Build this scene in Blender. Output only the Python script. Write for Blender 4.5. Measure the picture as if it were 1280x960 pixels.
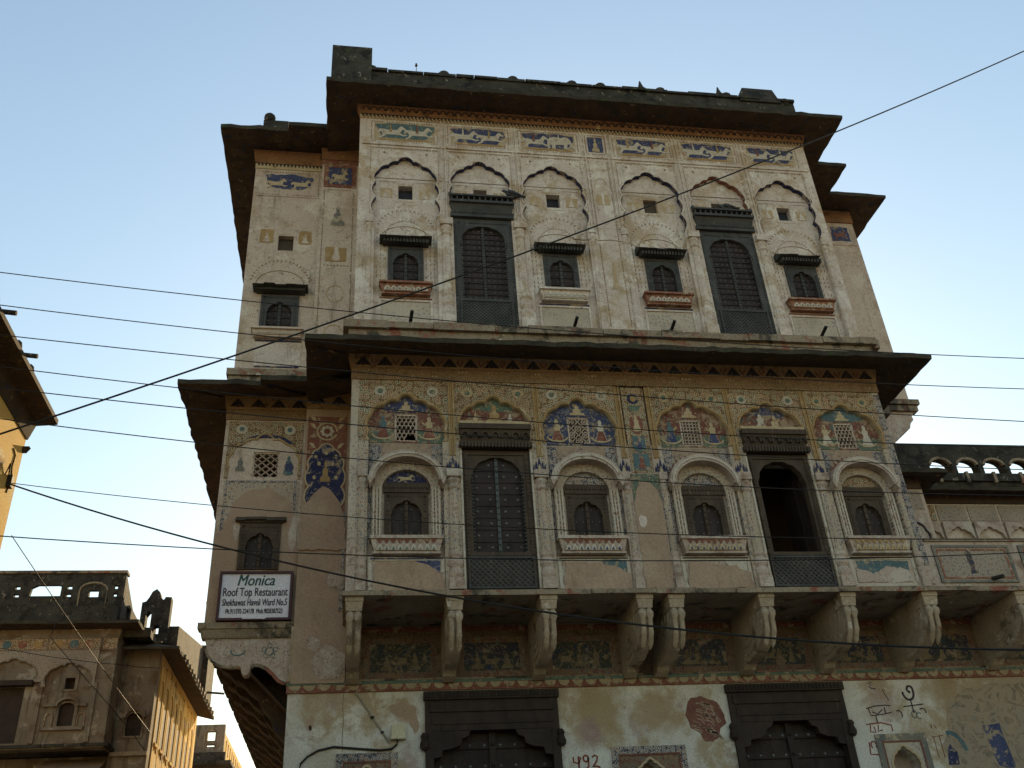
import bpy, math, random
from mathutils import Matrix, Vector
from mathutils.geometry import tessellate_polygon

for o in list(bpy.data.objects):
    bpy.data.objects.remove(o, do_unlink=True)
SC = bpy.context.scene
COL = SC.collection
rnd = random.Random(7)
rad = math.radians

# ------------------------------------------------------------------ camera
def make_camera():
    pit, roll, yaw = rad(31.496), rad(-4.0535), rad(10.555)
    fwd = Vector((math.sin(yaw), math.cos(yaw), 0)); right = Vector((math.cos(yaw), -math.sin(yaw), 0)); up = Vector((0, 0, 1))
    f = fwd * math.cos(pit) + up * math.sin(pit)
    u = up * math.cos(pit) - fwd * math.sin(pit)
    r2 = right * math.cos(roll) + u * math.sin(roll)
    u2 = u * math.cos(roll) - right * math.sin(roll)
    cd = bpy.data.cameras.new('camera'); cd.sensor_fit = 'HORIZONTAL'; cd.sensor_width = 36.0
    cd.lens = 36.0 * 1195.12 / 1280.0; cd.clip_end = 6000; cd.clip_start = 0.1
    c = bpy.data.objects.new('camera', cd); COL.objects.link(c)
    m = Matrix.Identity(4)
    for i in range(3):
        m[i][0] = r2[i]; m[i][1] = u2[i]; m[i][2] = -f[i]
    m[0][3], m[1][3], m[2][3] = 0, -12, 1.6
    c.matrix_world = m
    SC.camera = c
make_camera()

# ------------------------------------------------------------------ sky and sun
SUN_EL, SUN_AZ = rad(24), rad(14)          # azimuth measured from +Y towards +X: down the side street, behind the mansion
W = bpy.data.worlds.new('World'); SC.world = W; W.use_nodes = True
nt = W.node_tree; nt.nodes.clear()
sky = nt.nodes.new('ShaderNodeTexSky'); sky.sky_type = 'NISHITA'; sky.sun_disc = False
sky.sun_elevation = SUN_EL; sky.sun_rotation = SUN_AZ
sky.altitude = 300; sky.air_density = 1.9; sky.dust_density = 0.5; sky.ozone_density = 0.9
bg = nt.nodes.new('ShaderNodeBackground'); bg.inputs['Strength'].default_value = 0.12
ow = nt.nodes.new('ShaderNodeOutputWorld')
nt.links.new(sky.outputs[0], bg.inputs[0]); nt.links.new(bg.outputs[0], ow.inputs[0])
sd = bpy.data.lights.new('sun', 'SUN'); sd.energy = 5.0; sd.angle = rad(0.6); sd.color = (1.0, 0.74, 0.40)
so = bpy.data.objects.new('sun', sd); COL.objects.link(so)
sdir = Vector((math.sin(SUN_AZ) * math.cos(SUN_EL), math.cos(SUN_AZ) * math.cos(SUN_EL), math.sin(SUN_EL)))
so.rotation_euler = sdir.to_track_quat('Z', 'Y').to_euler(); so.location = (0, 40, 30)
vs = SC.view_settings
vs.view_transform = 'Standard'; vs.look = 'None'; vs.gamma = 1; vs.use_curve_mapping = False
vs.exposure = 0.6

# ------------------------------------------------------------------ materials
MATS = {}
def _base(name, rough=0.9, spec=0.25):
    m = bpy.data.materials.new(name); m.use_nodes = True
    t = m.node_tree; b = t.nodes['Principled BSDF']
    b.inputs['Roughness'].default_value = rough
    b.inputs['Specular IOR Level'].default_value = spec
    MATS[name] = m
    return m, t, b
def _pos(t, sc=(1, 1, 1), off=(0, 0, 0)):
    g = t.nodes.new('ShaderNodeNewGeometry')
    mp = t.nodes.new('ShaderNodeMapping'); mp.inputs['Scale'].default_value = sc; mp.inputs['Location'].default_value = off
    t.links.new(g.outputs['Position'], mp.inputs[0])
    return mp.outputs[0]
def _noise(t, vec, scale, detail=6, rough=0.6, dist=0.0):
    n = t.nodes.new('ShaderNodeTexNoise'); n.inputs['Scale'].default_value = scale
    n.inputs['Detail'].default_value = detail; n.inputs['Roughness'].default_value = rough; n.inputs['Distortion'].default_value = dist
    t.links.new(vec, n.inputs['Vector']); return n.outputs['Fac']
def _step(t, v, lo, hi, amt=1.0):
    r = t.nodes.new('ShaderNodeMapRange'); r.interpolation_type = 'SMOOTHSTEP'
    r.inputs['From Min'].default_value = lo; r.inputs['From Max'].default_value = hi
    r.inputs['To Min'].default_value = 0; r.inputs['To Max'].default_value = amt
    t.links.new(v, r.inputs['Value']); return r.outputs['Result']
def _mix(t, fac, a, b, mode='MIX'):
    n = t.nodes.new('ShaderNodeMix'); n.data_type = 'RGBA'; n.blend_type = mode
    for s, v in ((n.inputs[0], fac), (n.inputs[6], a), (n.inputs[7], b)):
        if isinstance(v, (int, float)): s.default_value = v
        elif isinstance(v, tuple): s.default_value = (*v, 1)
        else: t.links.new(v, s)
    return n.outputs[2]
def _bump(t, b, h, strength, dist=0.01):
    n = t.nodes.new('ShaderNodeBump'); n.inputs['Strength'].default_value = strength; n.inputs['Distance'].default_value = dist
    t.links.new(h, n.inputs['Height']); t.links.new(n.outputs[0], b.inputs['Normal'])
def _flat(t, off=(0, 0, 0)):
    """facade-plane coordinates (x, z)"""
    g = t.nodes.new('ShaderNodeNewGeometry'); s = t.nodes.new('ShaderNodeSeparateXYZ'); c = t.nodes.new('ShaderNodeCombineXYZ')
    t.links.new(g.outputs['Position'], s.inputs[0]); t.links.new(s.outputs['X'], c.inputs[0]); t.links.new(s.outputs['Z'], c.inputs[1])
    return c.outputs[0]
def surf(name, c1, c2, s=1.5, patches=(), rough=0.9, bump=0.4, bs=45, spec=0.25, grain=0.25, metal=0.0, stains=(), lines=None):
    """plaster / stone / wood / old paint: two tones, then patches (colour, scale, lo, hi, stretch, amount)"""
    m, t, b = _base(name, rough, spec)
    b.inputs['Metallic'].default_value = metal
    p = _pos(t)
    col = _mix(t, _step(t, _noise(t, p, s), 0.32, 0.68), c1, c2)
    fine = _noise(t, p, bs, 4, 0.7)
    for i, pt in enumerate(patches):
        c, sc, lo, hi = pt[:4]; st = pt[4] if len(pt) > 4 else (1, 1, 1); am = pt[5] if len(pt) > 5 else 1.0
        v = _noise(t, _pos(t, st, (3.1 * i + 1.7, 5.3 * i, 2.9 * i)), sc, 8, 0.65, 0.3)
        col = _mix(t, _step(t, v, lo, hi, am), col, c)
    if lines:                                    # faint drawn tendrils, mostly worn away
        lc, lsc, lam = lines
        ln = _noise(t, _pos(t, (1, 1, 1), (7, 3, 5)), lsc, 3, 0.5, 0.9)
        d = t.nodes.new('ShaderNodeMath'); d.operation = 'SUBTRACT'; d.inputs[1].default_value = 0.5; t.links.new(ln, d.inputs[0])
        a = t.nodes.new('ShaderNodeMath'); a.operation = 'ABSOLUTE'; t.links.new(d.outputs[0], a.inputs[0])
        f = _step(t, a.outputs[0], 0.016, 0.006, lam)
        mk = _step(t, _noise(t, _pos(t, (1, 1, 1), (1, 9, 2)), 2.7, 4), 0.40, 0.56)
        mm = t.nodes.new('ShaderNodeMath'); mm.operation = 'MULTIPLY'; t.links.new(f, mm.inputs[0]); t.links.new(mk, mm.inputs[1])
        col = _mix(t, mm.outputs[0], col, lc)
    for i, (sx, sz, sr, sc_, sa) in enumerate(stains):   # old stains at fixed spots on the wall
        vd = t.nodes.new('ShaderNodeVectorMath'); vd.operation = 'DISTANCE'; vd.inputs[1].default_value = (sx, sz, 0)
        t.links.new(_flat(t), vd.inputs[0])
        nz = _noise(t, _pos(t, (1, 1, 1), (2.3 * i, 1.1, 4.7)), 4.5, 6, 0.65)
        ma = t.nodes.new('ShaderNodeMath'); ma.operation = 'MULTIPLY_ADD'; ma.inputs[1].default_value = sr * 1.6
        t.links.new(nz, ma.inputs[0]); t.links.new(vd.outputs['Value'], ma.inputs[2])
        col = _mix(t, _step(t, ma.outputs[0], sr * 2.0, sr * 1.2, sa), col, sc_)
    g = _step(t, fine, 0.2, 0.8)
    dk = t.nodes.new('ShaderNodeMapRange'); dk.inputs['To Min'].default_value = 1 - grain; dk.inputs['To Max'].default_value = 1 + grain
    t.links.new(g, dk.inputs['Value'])
    mul = t.nodes.new('ShaderNodeVectorMath'); mul.operation = 'SCALE'
    t.links.new(col, mul.inputs[0]); t.links.new(dk.outputs[0], mul.inputs['Scale'])
    t.links.new(mul.outputs[0], b.inputs['Base Color'])
    if bump: _bump(t, b, fine, bump, 0.012)
    return m
def _ramp(t, v, stops, interp='CONSTANT'):
    r = t.nodes.new('ShaderNodeValToRGB'); cr = r.color_ramp; cr.interpolation = interp
    while len(cr.elements) > 1: cr.elements.remove(cr.elements[-1])
    cr.elements[0].position = stops[0][0]; cr.elements[0].color = (*stops[0][1], 1)
    for q, c in stops[1:]:
        e = cr.elements.new(q); e.color = (*c, 1)
    t.links.new(v, r.inputs[0]); return r.outputs[0]
def floral(name, ground, line, spots, scale=16, wear=None, wlo=0.52, whi=0.6):
    """dense painted flower-and-tendril pattern, worn away in patches"""
    m, t, b = _base(name, 0.9)
    p = _flat(t)
    n0 = t.nodes.new('ShaderNodeTexNoise'); n0.inputs['Scale'].default_value = scale * 0.6
    t.links.new(p, n0.inputs['Vector'])
    ad = t.nodes.new('ShaderNodeVectorMath'); ad.operation = 'MULTIPLY_ADD'
    ad.inputs[1].default_value = (0.045, 0.045, 0.045); t.links.new(n0.outputs['Color'], ad.inputs[0]); t.links.new(p, ad.inputs[2])
    v = t.nodes.new('ShaderNodeTexVoronoi'); v.voronoi_dimensions = '2D'; v.inputs['Scale'].default_value = scale; v.inputs['Randomness'].default_value = 0.7
    t.links.new(ad.outputs[0], v.inputs['Vector'])
    sep = t.nodes.new('ShaderNodeSeparateColor'); t.links.new(v.outputs['Color'], sep.inputs[0])
    sp = _ramp(t, sep.outputs[0], ((0, spots[0]), (0.4, spots[1]), (0.72, spots[2])))
    col = _mix(t, _step(t, v.outputs['Distance'], 0.13, 0.17), line, sp)
    col = _mix(t, _step(t, v.outputs['Distance'], 0.30, 0.34), col, line)
    col = _mix(t, _step(t, v.outputs['Distance'], 0.41, 0.46), col, ground)
    v2 = t.nodes.new('ShaderNodeTexVoronoi'); v2.voronoi_dimensions = '2D'; v2.feature = 'DISTANCE_TO_EDGE'; v2.inputs['Scale'].default_value = scale * 1.7
    t.links.new(ad.outputs[0], v2.inputs['Vector'])
    col = _mix(t, _step(t, v2.outputs['Distance'], 0.09, 0.03, 0.8), col, line)
    if wear:
        w = _noise(t, _pos(t, (1, 1, 1), (9, 2, 4)), 2.4, 9, 0.7, 0.3)
        col = _mix(t, _step(t, w, wlo, whi, 0.85), col, wear)
    d = _noise(t, _pos(t), 1.3)
    col = _mix(t, _step(t, d, 0.4, 0.75, 0.45), col, tuple(0.5 * c for c in ground))
    t.links.new(col, b.inputs['Base Color'])
    _bump(t, b, _noise(t, _pos(t), 50, 3), 0.35, 0.01)
    return m
def fresco(name, ground, pal, scale=10, wear=(0.33, 0.26, 0.18), wlo=0.52, whi=0.62):
    """old wall painting: ground colour with small brushed shapes from a palette, flaking"""
    m, t, b = _base(name, 0.9)
    p = _flat(t)
    n = _noise(t, p, scale, 3, 0.55, 1.4); n2 = _noise(t, _pos(t, (1, 1, 1), (4, 7, 1)), scale * 0.8, 3, 0.55, 1.2)
    g2 = tuple(0.6 * c for c in ground)
    col = _ramp(t, n, ((0, pal[0]), (0.34, pal[1]), (0.375, g2), (0.42, ground), (0.585, g2), (0.605, pal[1]), (0.645, pal[2])))
    col = _mix(t, _step(t, n2, 0.62, 0.64, 0.9), col, pal[3])
    w = _noise(t, _pos(t, (1, 1, 1), (2, 2, 8)), 5, 9, 0.7, 0.3)
    col = _mix(t, _step(t, w, wlo, whi, 0.85), col, wear)
    w = _noise(t, _pos(t, (1, 1, 1), (5, 1, 3)), 22, 5, 0.7, 0.3)
    col = _mix(t, _step(t, w, 0.58, 0.66, 0.6), col, wear)
    t.links.new(col, b.inputs['Base Color'])
    _bump(t, b, _noise(t, _pos(t), 50, 3), 0.35, 0.01)
    return m

DIRT = (0.13, 0.105, 0.075)
surf('plaster_white', (0.60, 0.535, 0.48), (0.525, 0.46, 0.41), 1.1, [((0.42, 0.32, 0.205), 1.6, 0.48, 0.62, (1, 1, 1), 0.8), ((0.67, 0.63, 0.57), 2.2, 0.52, 0.60, (1, 1, 1), 0.85), ((0.38, 0.29, 0.19), 5.5, 0.55, 0.64, (1, 1, 1), 0.5), (DIRT, 2.4, 0.56, 0.74, (2.6, 2.6, 0.35), 0.55), ((0.28, 0.21, 0.14), 7, 0.60, 0.70, (1, 1, 1), 0.7), ((0.10, 0.085, 0.07), 26, 0.64, 0.71, (1, 1, 0.6), 0.7)], bump=0.6, lines=((0.24, 0.16, 0.11), 6.5, 0.6))
surf('plaster_cream', (0.555, 0.47, 0.40), (0.48, 0.395, 0.33), 1.2, [((0.36, 0.28, 0.19), 1.7, 0.52, 0.66, (1, 1, 1), 0.7), ((0.60, 0.55, 0.46), 2.1, 0.54, 0.62, (1, 1, 1), 0.7), (DIRT, 2.4, 0.56, 0.74, (2.6, 2.6, 0.35), 0.6), ((0.17, 0.12, 0.08), 8, 0.62, 0.70, (1, 1, 1), 0.7), ((0.10, 0.085, 0.07), 26, 0.64, 0.71, (1, 1, 0.6), 0.6)], bump=0.6, lines=((0.22, 0.15, 0.10), 6.0, 0.6))
surf('plaster_lower', (0.475, 0.40, 0.345), (0.385, 0.315, 0.265), 1.6, [((0.50, 0.46, 0.40), 2.6, 0.52, 0.6, (1, 1, 1), 0.9), ((0.20, 0.13, 0.085), 3.1, 0.55, 0.66, (1, 1, 1), 0.7), (DIRT, 2.8, 0.56, 0.72, (2.6, 2.6, 0.35), 0.6), ((0.10, 0.12, 0.17), 22, 0.62, 0.68, (1, 1, 1), 0.7)], bump=0.6, lines=((0.16, 0.085, 0.065), 9, 0.75))
surf('plaster_brown', (0.38, 0.285, 0.215), (0.32, 0.235, 0.175), 1.3, [((0.43, 0.345, 0.25), 2.4, 0.5, 0.7, (1, 1, 1), 0.5), ((0.25, 0.18, 0.12), 3.5, 0.56, 0.7, (1.5, 1.5, 0.5), 0.5)], bump=0.25)
surf('plaster_ground', (0.60, 0.59, 0.555), (0.52, 0.505, 0.46), 0.9, [((0.34, 0.26, 0.15), 1.3, 0.47, 0.62, (1, 1, 1), 0.85), ((0.30, 0.21, 0.19), 1.7, 0.55, 0.66, (1, 1, 1), 0.6), ((0.66, 0.66, 0.60), 2.4, 0.54, 0.62, (1, 1, 1), 0.6), ((0.20, 0.15, 0.09), 9, 0.62, 0.70, (1, 1, 1), 0.7), ((0.09, 0.08, 0.06), 30, 0.68, 0.73, (1, 1, 1), 0.8)], stains=[(3.35, 4.62, .42, (0.33, 0.25, 0.14), 0.9), (4.15, 4.55, .36, (0.34, 0.25, 0.15), 0.85), (3.2, 4.30, .22, (0.30, 0.21, 0.20), 0.75), (.72, 4.62, .16, (0.33, 0.22, 0.15), 0.9), (7.5, 4.6, .30, (0.33, 0.24, 0.22), 0.6), (8.6, 4.75, .40, (0.30, 0.22, 0.13), 0.8), (9.8, 4.7, .8, (0.29, 0.22, 0.14), 0.8), (-.3, 4.0, .3, (0.42, 0.36, 0.27), 0.6)])
surf('plaster_sunlit', (0.68, 0.46, 0.14), (0.57, 0.37, 0.11), 0.9, [((0.25, 0.17, 0.09), 1.9, 0.55, 0.68), ((0.60, 0.50, 0.32), 2.6, 0.56, 0.64)])  # sunlight put into the colour: stronger yellow for the sun-facing walls
surf('plaster_far_shaded', (0.215, 0.185, 0.145), (0.16, 0.135, 0.105), 1.0, [((0.13, 0.09, 0.06), 1.9, 0.50, 0.64), ((0.30, 0.275, 0.23), 2.6, 0.55, 0.64), ((0.06, 0.05, 0.04), 2.4, 0.52, 0.68, (2.6, 2.6, 0.3), 0.8)])  # shade put into the colour: darker, greyer plaster for the shadowed fronts
surf('stone_black', (0.034, 0.032, 0.027), (0.062, 0.058, 0.050), 2.5, [((0.020, 0.020, 0.018), 4, 0.48, 0.62), ((0.30, 0.27, 0.23), 10, 0.60, 0.67, (1, 1, 0.6), 0.7), ((0.055, 0.075, 0.03), 6, 0.58, 0.68, (1, 1, 1), 0.6)], bump=0.9, bs=30)
surf('stone_ledge', (0.30, 0.25, 0.185), (0.22, 0.18, 0.13), 2.2, [((0.24, 0.10, 0.07), 3.5, 0.55, 0.64), ((0.07, 0.062, 0.05), 3.0, 0.52, 0.64), ((0.50, 0.45, 0.37), 7, 0.62, 0.68)], bump=0.9, bs=28)
surf('stone_bracket', (0.40, 0.335, 0.255), (0.31, 0.255, 0.19), 2.4, [((0.16, 0.12, 0.085), 2.6, 0.54, 0.66), ((0.50, 0.45, 0.37), 6, 0.58, 0.66), ((0.22, 0.10, 0.07), 5, 0.64, 0.70)], bump=0.8, bs=30)
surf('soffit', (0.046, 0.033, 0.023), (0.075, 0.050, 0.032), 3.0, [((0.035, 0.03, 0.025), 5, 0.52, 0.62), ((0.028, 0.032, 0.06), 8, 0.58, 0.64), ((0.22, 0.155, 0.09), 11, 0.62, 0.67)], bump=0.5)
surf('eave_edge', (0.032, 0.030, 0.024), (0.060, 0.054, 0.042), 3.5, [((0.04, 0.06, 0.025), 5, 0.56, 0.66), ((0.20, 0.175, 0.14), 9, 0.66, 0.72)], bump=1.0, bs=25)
surf('band_orange', (0.25, 0.135, 0.07), (0.19, 0.105, 0.06), 3, [((0.12, 0.065, 0.035), 6, 0.54, 0.64), ((0.40, 0.30, 0.17), 9, 0.6, 0.68)])
surf('band_tan', (0.33, 0.235, 0.13), (0.26, 0.175, 0.09), 3, [((0.12, 0.075, 0.04), 6, 0.55, 0.66), ((0.20, 0.10, 0.06), 11, 0.58, 0.66)])
surf('wood_grey', (0.050, 0.054, 0.056), (0.080, 0.083, 0.082), 3, [((0.05, 0.05, 0.05), 6, 0.52, 0.66, (1, 1, 0.3)), ((0.19, 0.185, 0.17), 14, 0.62, 0.7, (1, 1, 0.25), 0.6)], rough=0.75, bump=0.7, bs=60)
surf('wood_brown', (0.058, 0.044, 0.033), (0.088, 0.067, 0.049), 3, [((0.06, 0.045, 0.034), 6, 0.52, 0.66, (1, 1, 0.3)), ((0.20, 0.16, 0.115), 14, 0.62, 0.7, (1, 1, 0.25), 0.6)], rough=0.75, bump=0.7, bs=60)
surf('wood_dark', (0.026, 0.019, 0.016), (0.042, 0.030, 0.024), 4, [((0.022, 0.016, 0.014), 7, 0.5, 0.66, (1, 1, 0.3)), ((0.10, 0.072, 0.05), 13, 0.62, 0.7, (1, 1, 0.25), 0.6)], rough=0.7, bump=0.6, bs=60)
surf('door_leaf', (0.026, 0.019, 0.018), (0.040, 0.029, 0.026), 5, [((0.014, 0.011, 0.011), 8, 0.5, 0.66, (1, 1, 0.4))], rough=0.6, bump=0.5, bs=60)
surf('vent_dark', (0.026, 0.029, 0.044), (0.038, 0.041, 0.056), 6, bump=0.2)
surf('paint_sill', (0.235, 0.105, 0.072), (0.29, 0.15, 0.10), 5, [((0.40, 0.32, 0.22), 9, 0.54, 0.62), ((0.10, 0.06, 0.05), 14, 0.56, 0.66)])
surf('iron_stud', (0.10, 0.112, 0.115), (0.16, 0.17, 0.17), 9, [((0.06, 0.05, 0.045), 14, 0.54, 0.64)], rough=0.5, bump=0.3, spec=0.5)
surf('brass_green', (0.045, 0.060, 0.060), (0.07, 0.088, 0.085), 7, [((0.04, 0.045, 0.045), 12, 0.52, 0.64)], rough=0.55, bump=0.4, spec=0.5)
WEAR = [((0.36, 0.29, 0.20), 6, 0.55, 0.62, (1, 1, 1), 0.85), ((0.09, 0.075, 0.06), 12, 0.58, 0.70, (1, 1, 1), 0.5), ((0.40, 0.32, 0.22), 24, 0.57, 0.66, (1, 1, 1), 0.7)]
surf('paint_blue', (0.042, 0.055, 0.125), (0.065, 0.080, 0.165), 4, WEAR)
surf('paint_blue_dark', (0.022, 0.028, 0.075), (0.035, 0.042, 0.10), 4, WEAR)
surf('paint_red', (0.175, 0.066, 0.050), (0.225, 0.10, 0.075), 4, WEAR)
surf('paint_green', (0.085, 0.145, 0.115), (0.13, 0.19, 0.155), 4, WEAR)
surf('paint_teal', (0.070, 0.125, 0.150), (0.10, 0.16, 0.18), 4, WEAR)
surf('paint_cream', (0.47, 0.39, 0.26), (0.40, 0.32, 0.20), 5, [((0.24, 0.16, 0.10), 9, 0.58, 0.66)])
surf('paint_pale', (0.52, 0.49, 0.43), (0.45, 0.41, 0.34), 5, [((0.28, 0.2, 0.14), 9, 0.58, 0.66)])
surf('paint_ochre', (0.36, 0.25, 0.12), (0.30, 0.20, 0.095), 5, [((0.45, 0.36, 0.24), 6, 0.55, 0.64)])
surf('paint_ochre_faded', (0.40, 0.30, 0.175), (0.44, 0.35, 0.23), 5, [((0.50, 0.43, 0.32), 7, 0.52, 0.62)])
surf('paint_line', (0.20, 0.14, 0.095), (0.28, 0.205, 0.14), 9, [((0.45, 0.38, 0.28), 6, 0.54, 0.62)])
surf('paint_black', (0.025, 0.024, 0.030), (0.045, 0.040, 0.042), 6, [((0.16, 0.11, 0.07), 9, 0.60, 0.68)])
surf('paint_maroon', (0.155, 0.070, 0.055), (0.21, 0.10, 0.075), 5, [((0.30, 0.22, 0.17), 8, 0.6, 0.66, (1, 1, 2.5))])
surf('graffiti_red', (0.24, 0.055, 0.03), (0.17, 0.045, 0.03), 8)
surf('graffiti_dark', (0.042, 0.030, 0.040), (0.065, 0.045, 0.055), 8)
surf('faded_figure', (0.13, 0.14, 0.135), (0.20, 0.185, 0.155), 3, [((0.40, 0.34, 0.25), 5, 0.52, 0.62)])
floral('floral_spandrel', (0.17, 0.105, 0.06), (0.50, 0.42, 0.29), ((0.20, 0.07, 0.045), (0.06, 0.11, 0.10), (0.08, 0.055, 0.04)), 11.5, (0.30, 0.215, 0.13), 0.54, 0.66)
floral('floral_pilaster', (0.41, 0.345, 0.265), (0.51, 0.45, 0.37), ((0.17, 0.07, 0.05), (0.07, 0.08, 0.13), (0.10, 0.08, 0.06)), 17, (0.43, 0.36, 0.28), 0.50, 0.64)
floral('floral_blue', (0.055, 0.058, 0.09), (0.50, 0.455, 0.385), ((0.055, 0.065, 0.13), (0.19, 0.08, 0.06), (0.06, 0.065, 0.11)), 15, (0.40, 0.33, 0.25), 0.54, 0.66)
floral('floral_panel', (0.16, 0.075, 0.06), (0.27, 0.21, 0.14), ((0.05, 0.09, 0.10), (0.12, 0.05, 0.05), (0.20, 0.12, 0.06)), 15, (0.20, 0.14, 0.09), 0.52, 0.64)
floral('floral_grey', (0.30, 0.255, 0.205), (0.40, 0.35, 0.29), ((0.10, 0.09, 0.09), (0.16, 0.11, 0.085), (0.07, 0.075, 0.10)), 17, (0.33, 0.275, 0.215), 0.52, 0.66)
floral('floral_pale', (0.46, 0.40, 0.32), (0.52, 0.48, 0.42), ((0.19, 0.11, 0.08), (0.15, 0.14, 0.16), (0.25, 0.18, 0.12)), 16, (0.50, 0.44, 0.36), 0.42, 0.58)
CRM, RD, DK, OC, TL = (0.40, 0.33, 0.22), (0.19, 0.06, 0.045), (0.05, 0.045, 0.045), (0.30, 0.20, 0.10), (0.08, 0.14, 0.14)
fresco('fresco_red', (0.165, 0.068, 0.054), (DK, CRM, OC, TL), 13)
fresco('fresco_blue', (0.048, 0.062, 0.135), (DK, CRM, OC, (0.12, 0.14, 0.18)), 13)
fresco('fresco_green', (0.095, 0.145, 0.115), (DK, CRM, OC, RD), 14)
surf('paint_cream_shaded', (0.235, 0.185, 0.115), (0.17, 0.13, 0.085), 6, [((0.09, 0.07, 0.05), 10, 0.54, 0.64)])  # pale cream darkened, the shade under the balcony put into its colour
fresco('fresco_dark', (0.050, 0.052, 0.075), (DK, (0.26, 0.20, 0.12), (0.16, 0.08, 0.05), (0.05, 0.10, 0.10)), 12)
fresco('fresco_dark_green', (0.062, 0.066, 0.058), (DK, (0.26, 0.20, 0.12), (0.18, 0.10, 0.05), (0.03, 0.05, 0.11)), 12)
fresco('fresco_mural', (0.30, 0.25, 0.19), ((0.16, 0.155, 0.14), (0.28, 0.20, 0.145), (0.22, 0.21, 0.175), (0.13, 0.14, 0.15)), 3.6, (0.34, 0.265, 0.18), 0.46, 0.66)
fresco('fresco_frieze', (0.42, 0.34, 0.23), ((0.24, 0.16, 0.10), (0.50, 0.43, 0.32), (0.34, 0.22, 0.13), (0.28, 0.14, 0.10)), 11, (0.50, 0.43, 0.33))
surf('sign_white', (0.70, 0.72, 0.82), (0.64, 0.66, 0.76), 2.5, [((0.45, 0.42, 0.42), 6, 0.62, 0.74, (1, 1, 1), 0.5)], rough=0.5, bump=0.05)
surf('sign_frame', (0.055, 0.026, 0.036), (0.08, 0.036, 0.045), 5, rough=0.6, bump=0.2)
surf('sign_green', (0.018, 0.062, 0.055), (0.025, 0.075, 0.065), 5, rough=0.5, bump=0)
surf('sign_black', (0.035, 0.018, 0.028), (0.045, 0.025, 0.035), 5, rough=0.5, bump=0)
surf('rubber_black', (0.012, 0.012, 0.013), (0.02, 0.02, 0.02), 5, rough=0.6, bump=0)
surf('conduit_grey', (0.30, 0.28, 0.24), (0.25, 0.23, 0.19), 5, rough=0.6, bump=0.1)
surf('box_cream', (0.55, 0.52, 0.38), (0.50, 0.46, 0.33), 3, [((0.3, 0.25, 0.17), 8, 0.6, 0.7)], rough=0.5, bump=0.1)
surf('feather_grey', (0.075, 0.085, 0.10), (0.11, 0.12, 0.14), 12, [((0.03, 0.035, 0.045), 16, 0.5, 0.6)], rough=0.7, bump=0.2)
surf('feather_dark', (0.028, 0.034, 0.042), (0.045, 0.05, 0.06), 12, rough=0.6, bump=0.2)
surf('dust_ground', (0.33, 0.26, 0.18), (0.27, 0.21, 0.145), 0.5, [((0.20, 0.16, 0.12), 1.5, 0.5, 0.7), ((0.40, 0.33, 0.25), 6, 0.6, 0.7)], bump=0.8, bs=20)
surf('cloth_awning', (0.22, 0.17, 0.13), (0.28, 0.22, 0.17), 3, rough=0.95)
surf('interior', (0.16, 0.13, 0.10), (0.12, 0.10, 0.08), 1.0)
surf('paint_scallop', (0.36, 0.30, 0.20), (0.29, 0.235, 0.15), 6, [((0.16, 0.10, 0.07), 10, 0.54, 0.64)])
surf('band_dim', (0.15, 0.10, 0.065), (0.20, 0.14, 0.09), 4, [((0.09, 0.06, 0.045), 7, 0.52, 0.64)])
floral('floral_cornice', (0.17, 0.11, 0.065), (0.33, 0.245, 0.15), ((0.17, 0.075, 0.05), (0.09, 0.075, 0.05), (0.12, 0.10, 0.07)), 13, (0.24, 0.165, 0.10), 0.50, 0.64)
fresco('fresco_field', (0.33, 0.25, 0.185), ((0.20, 0.13, 0.10), (0.40, 0.33, 0.25), (0.25, 0.15, 0.11), (0.14, 0.13, 0.14)), 12, (0.36, 0.28, 0.21), 0.50, 0.62)
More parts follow.
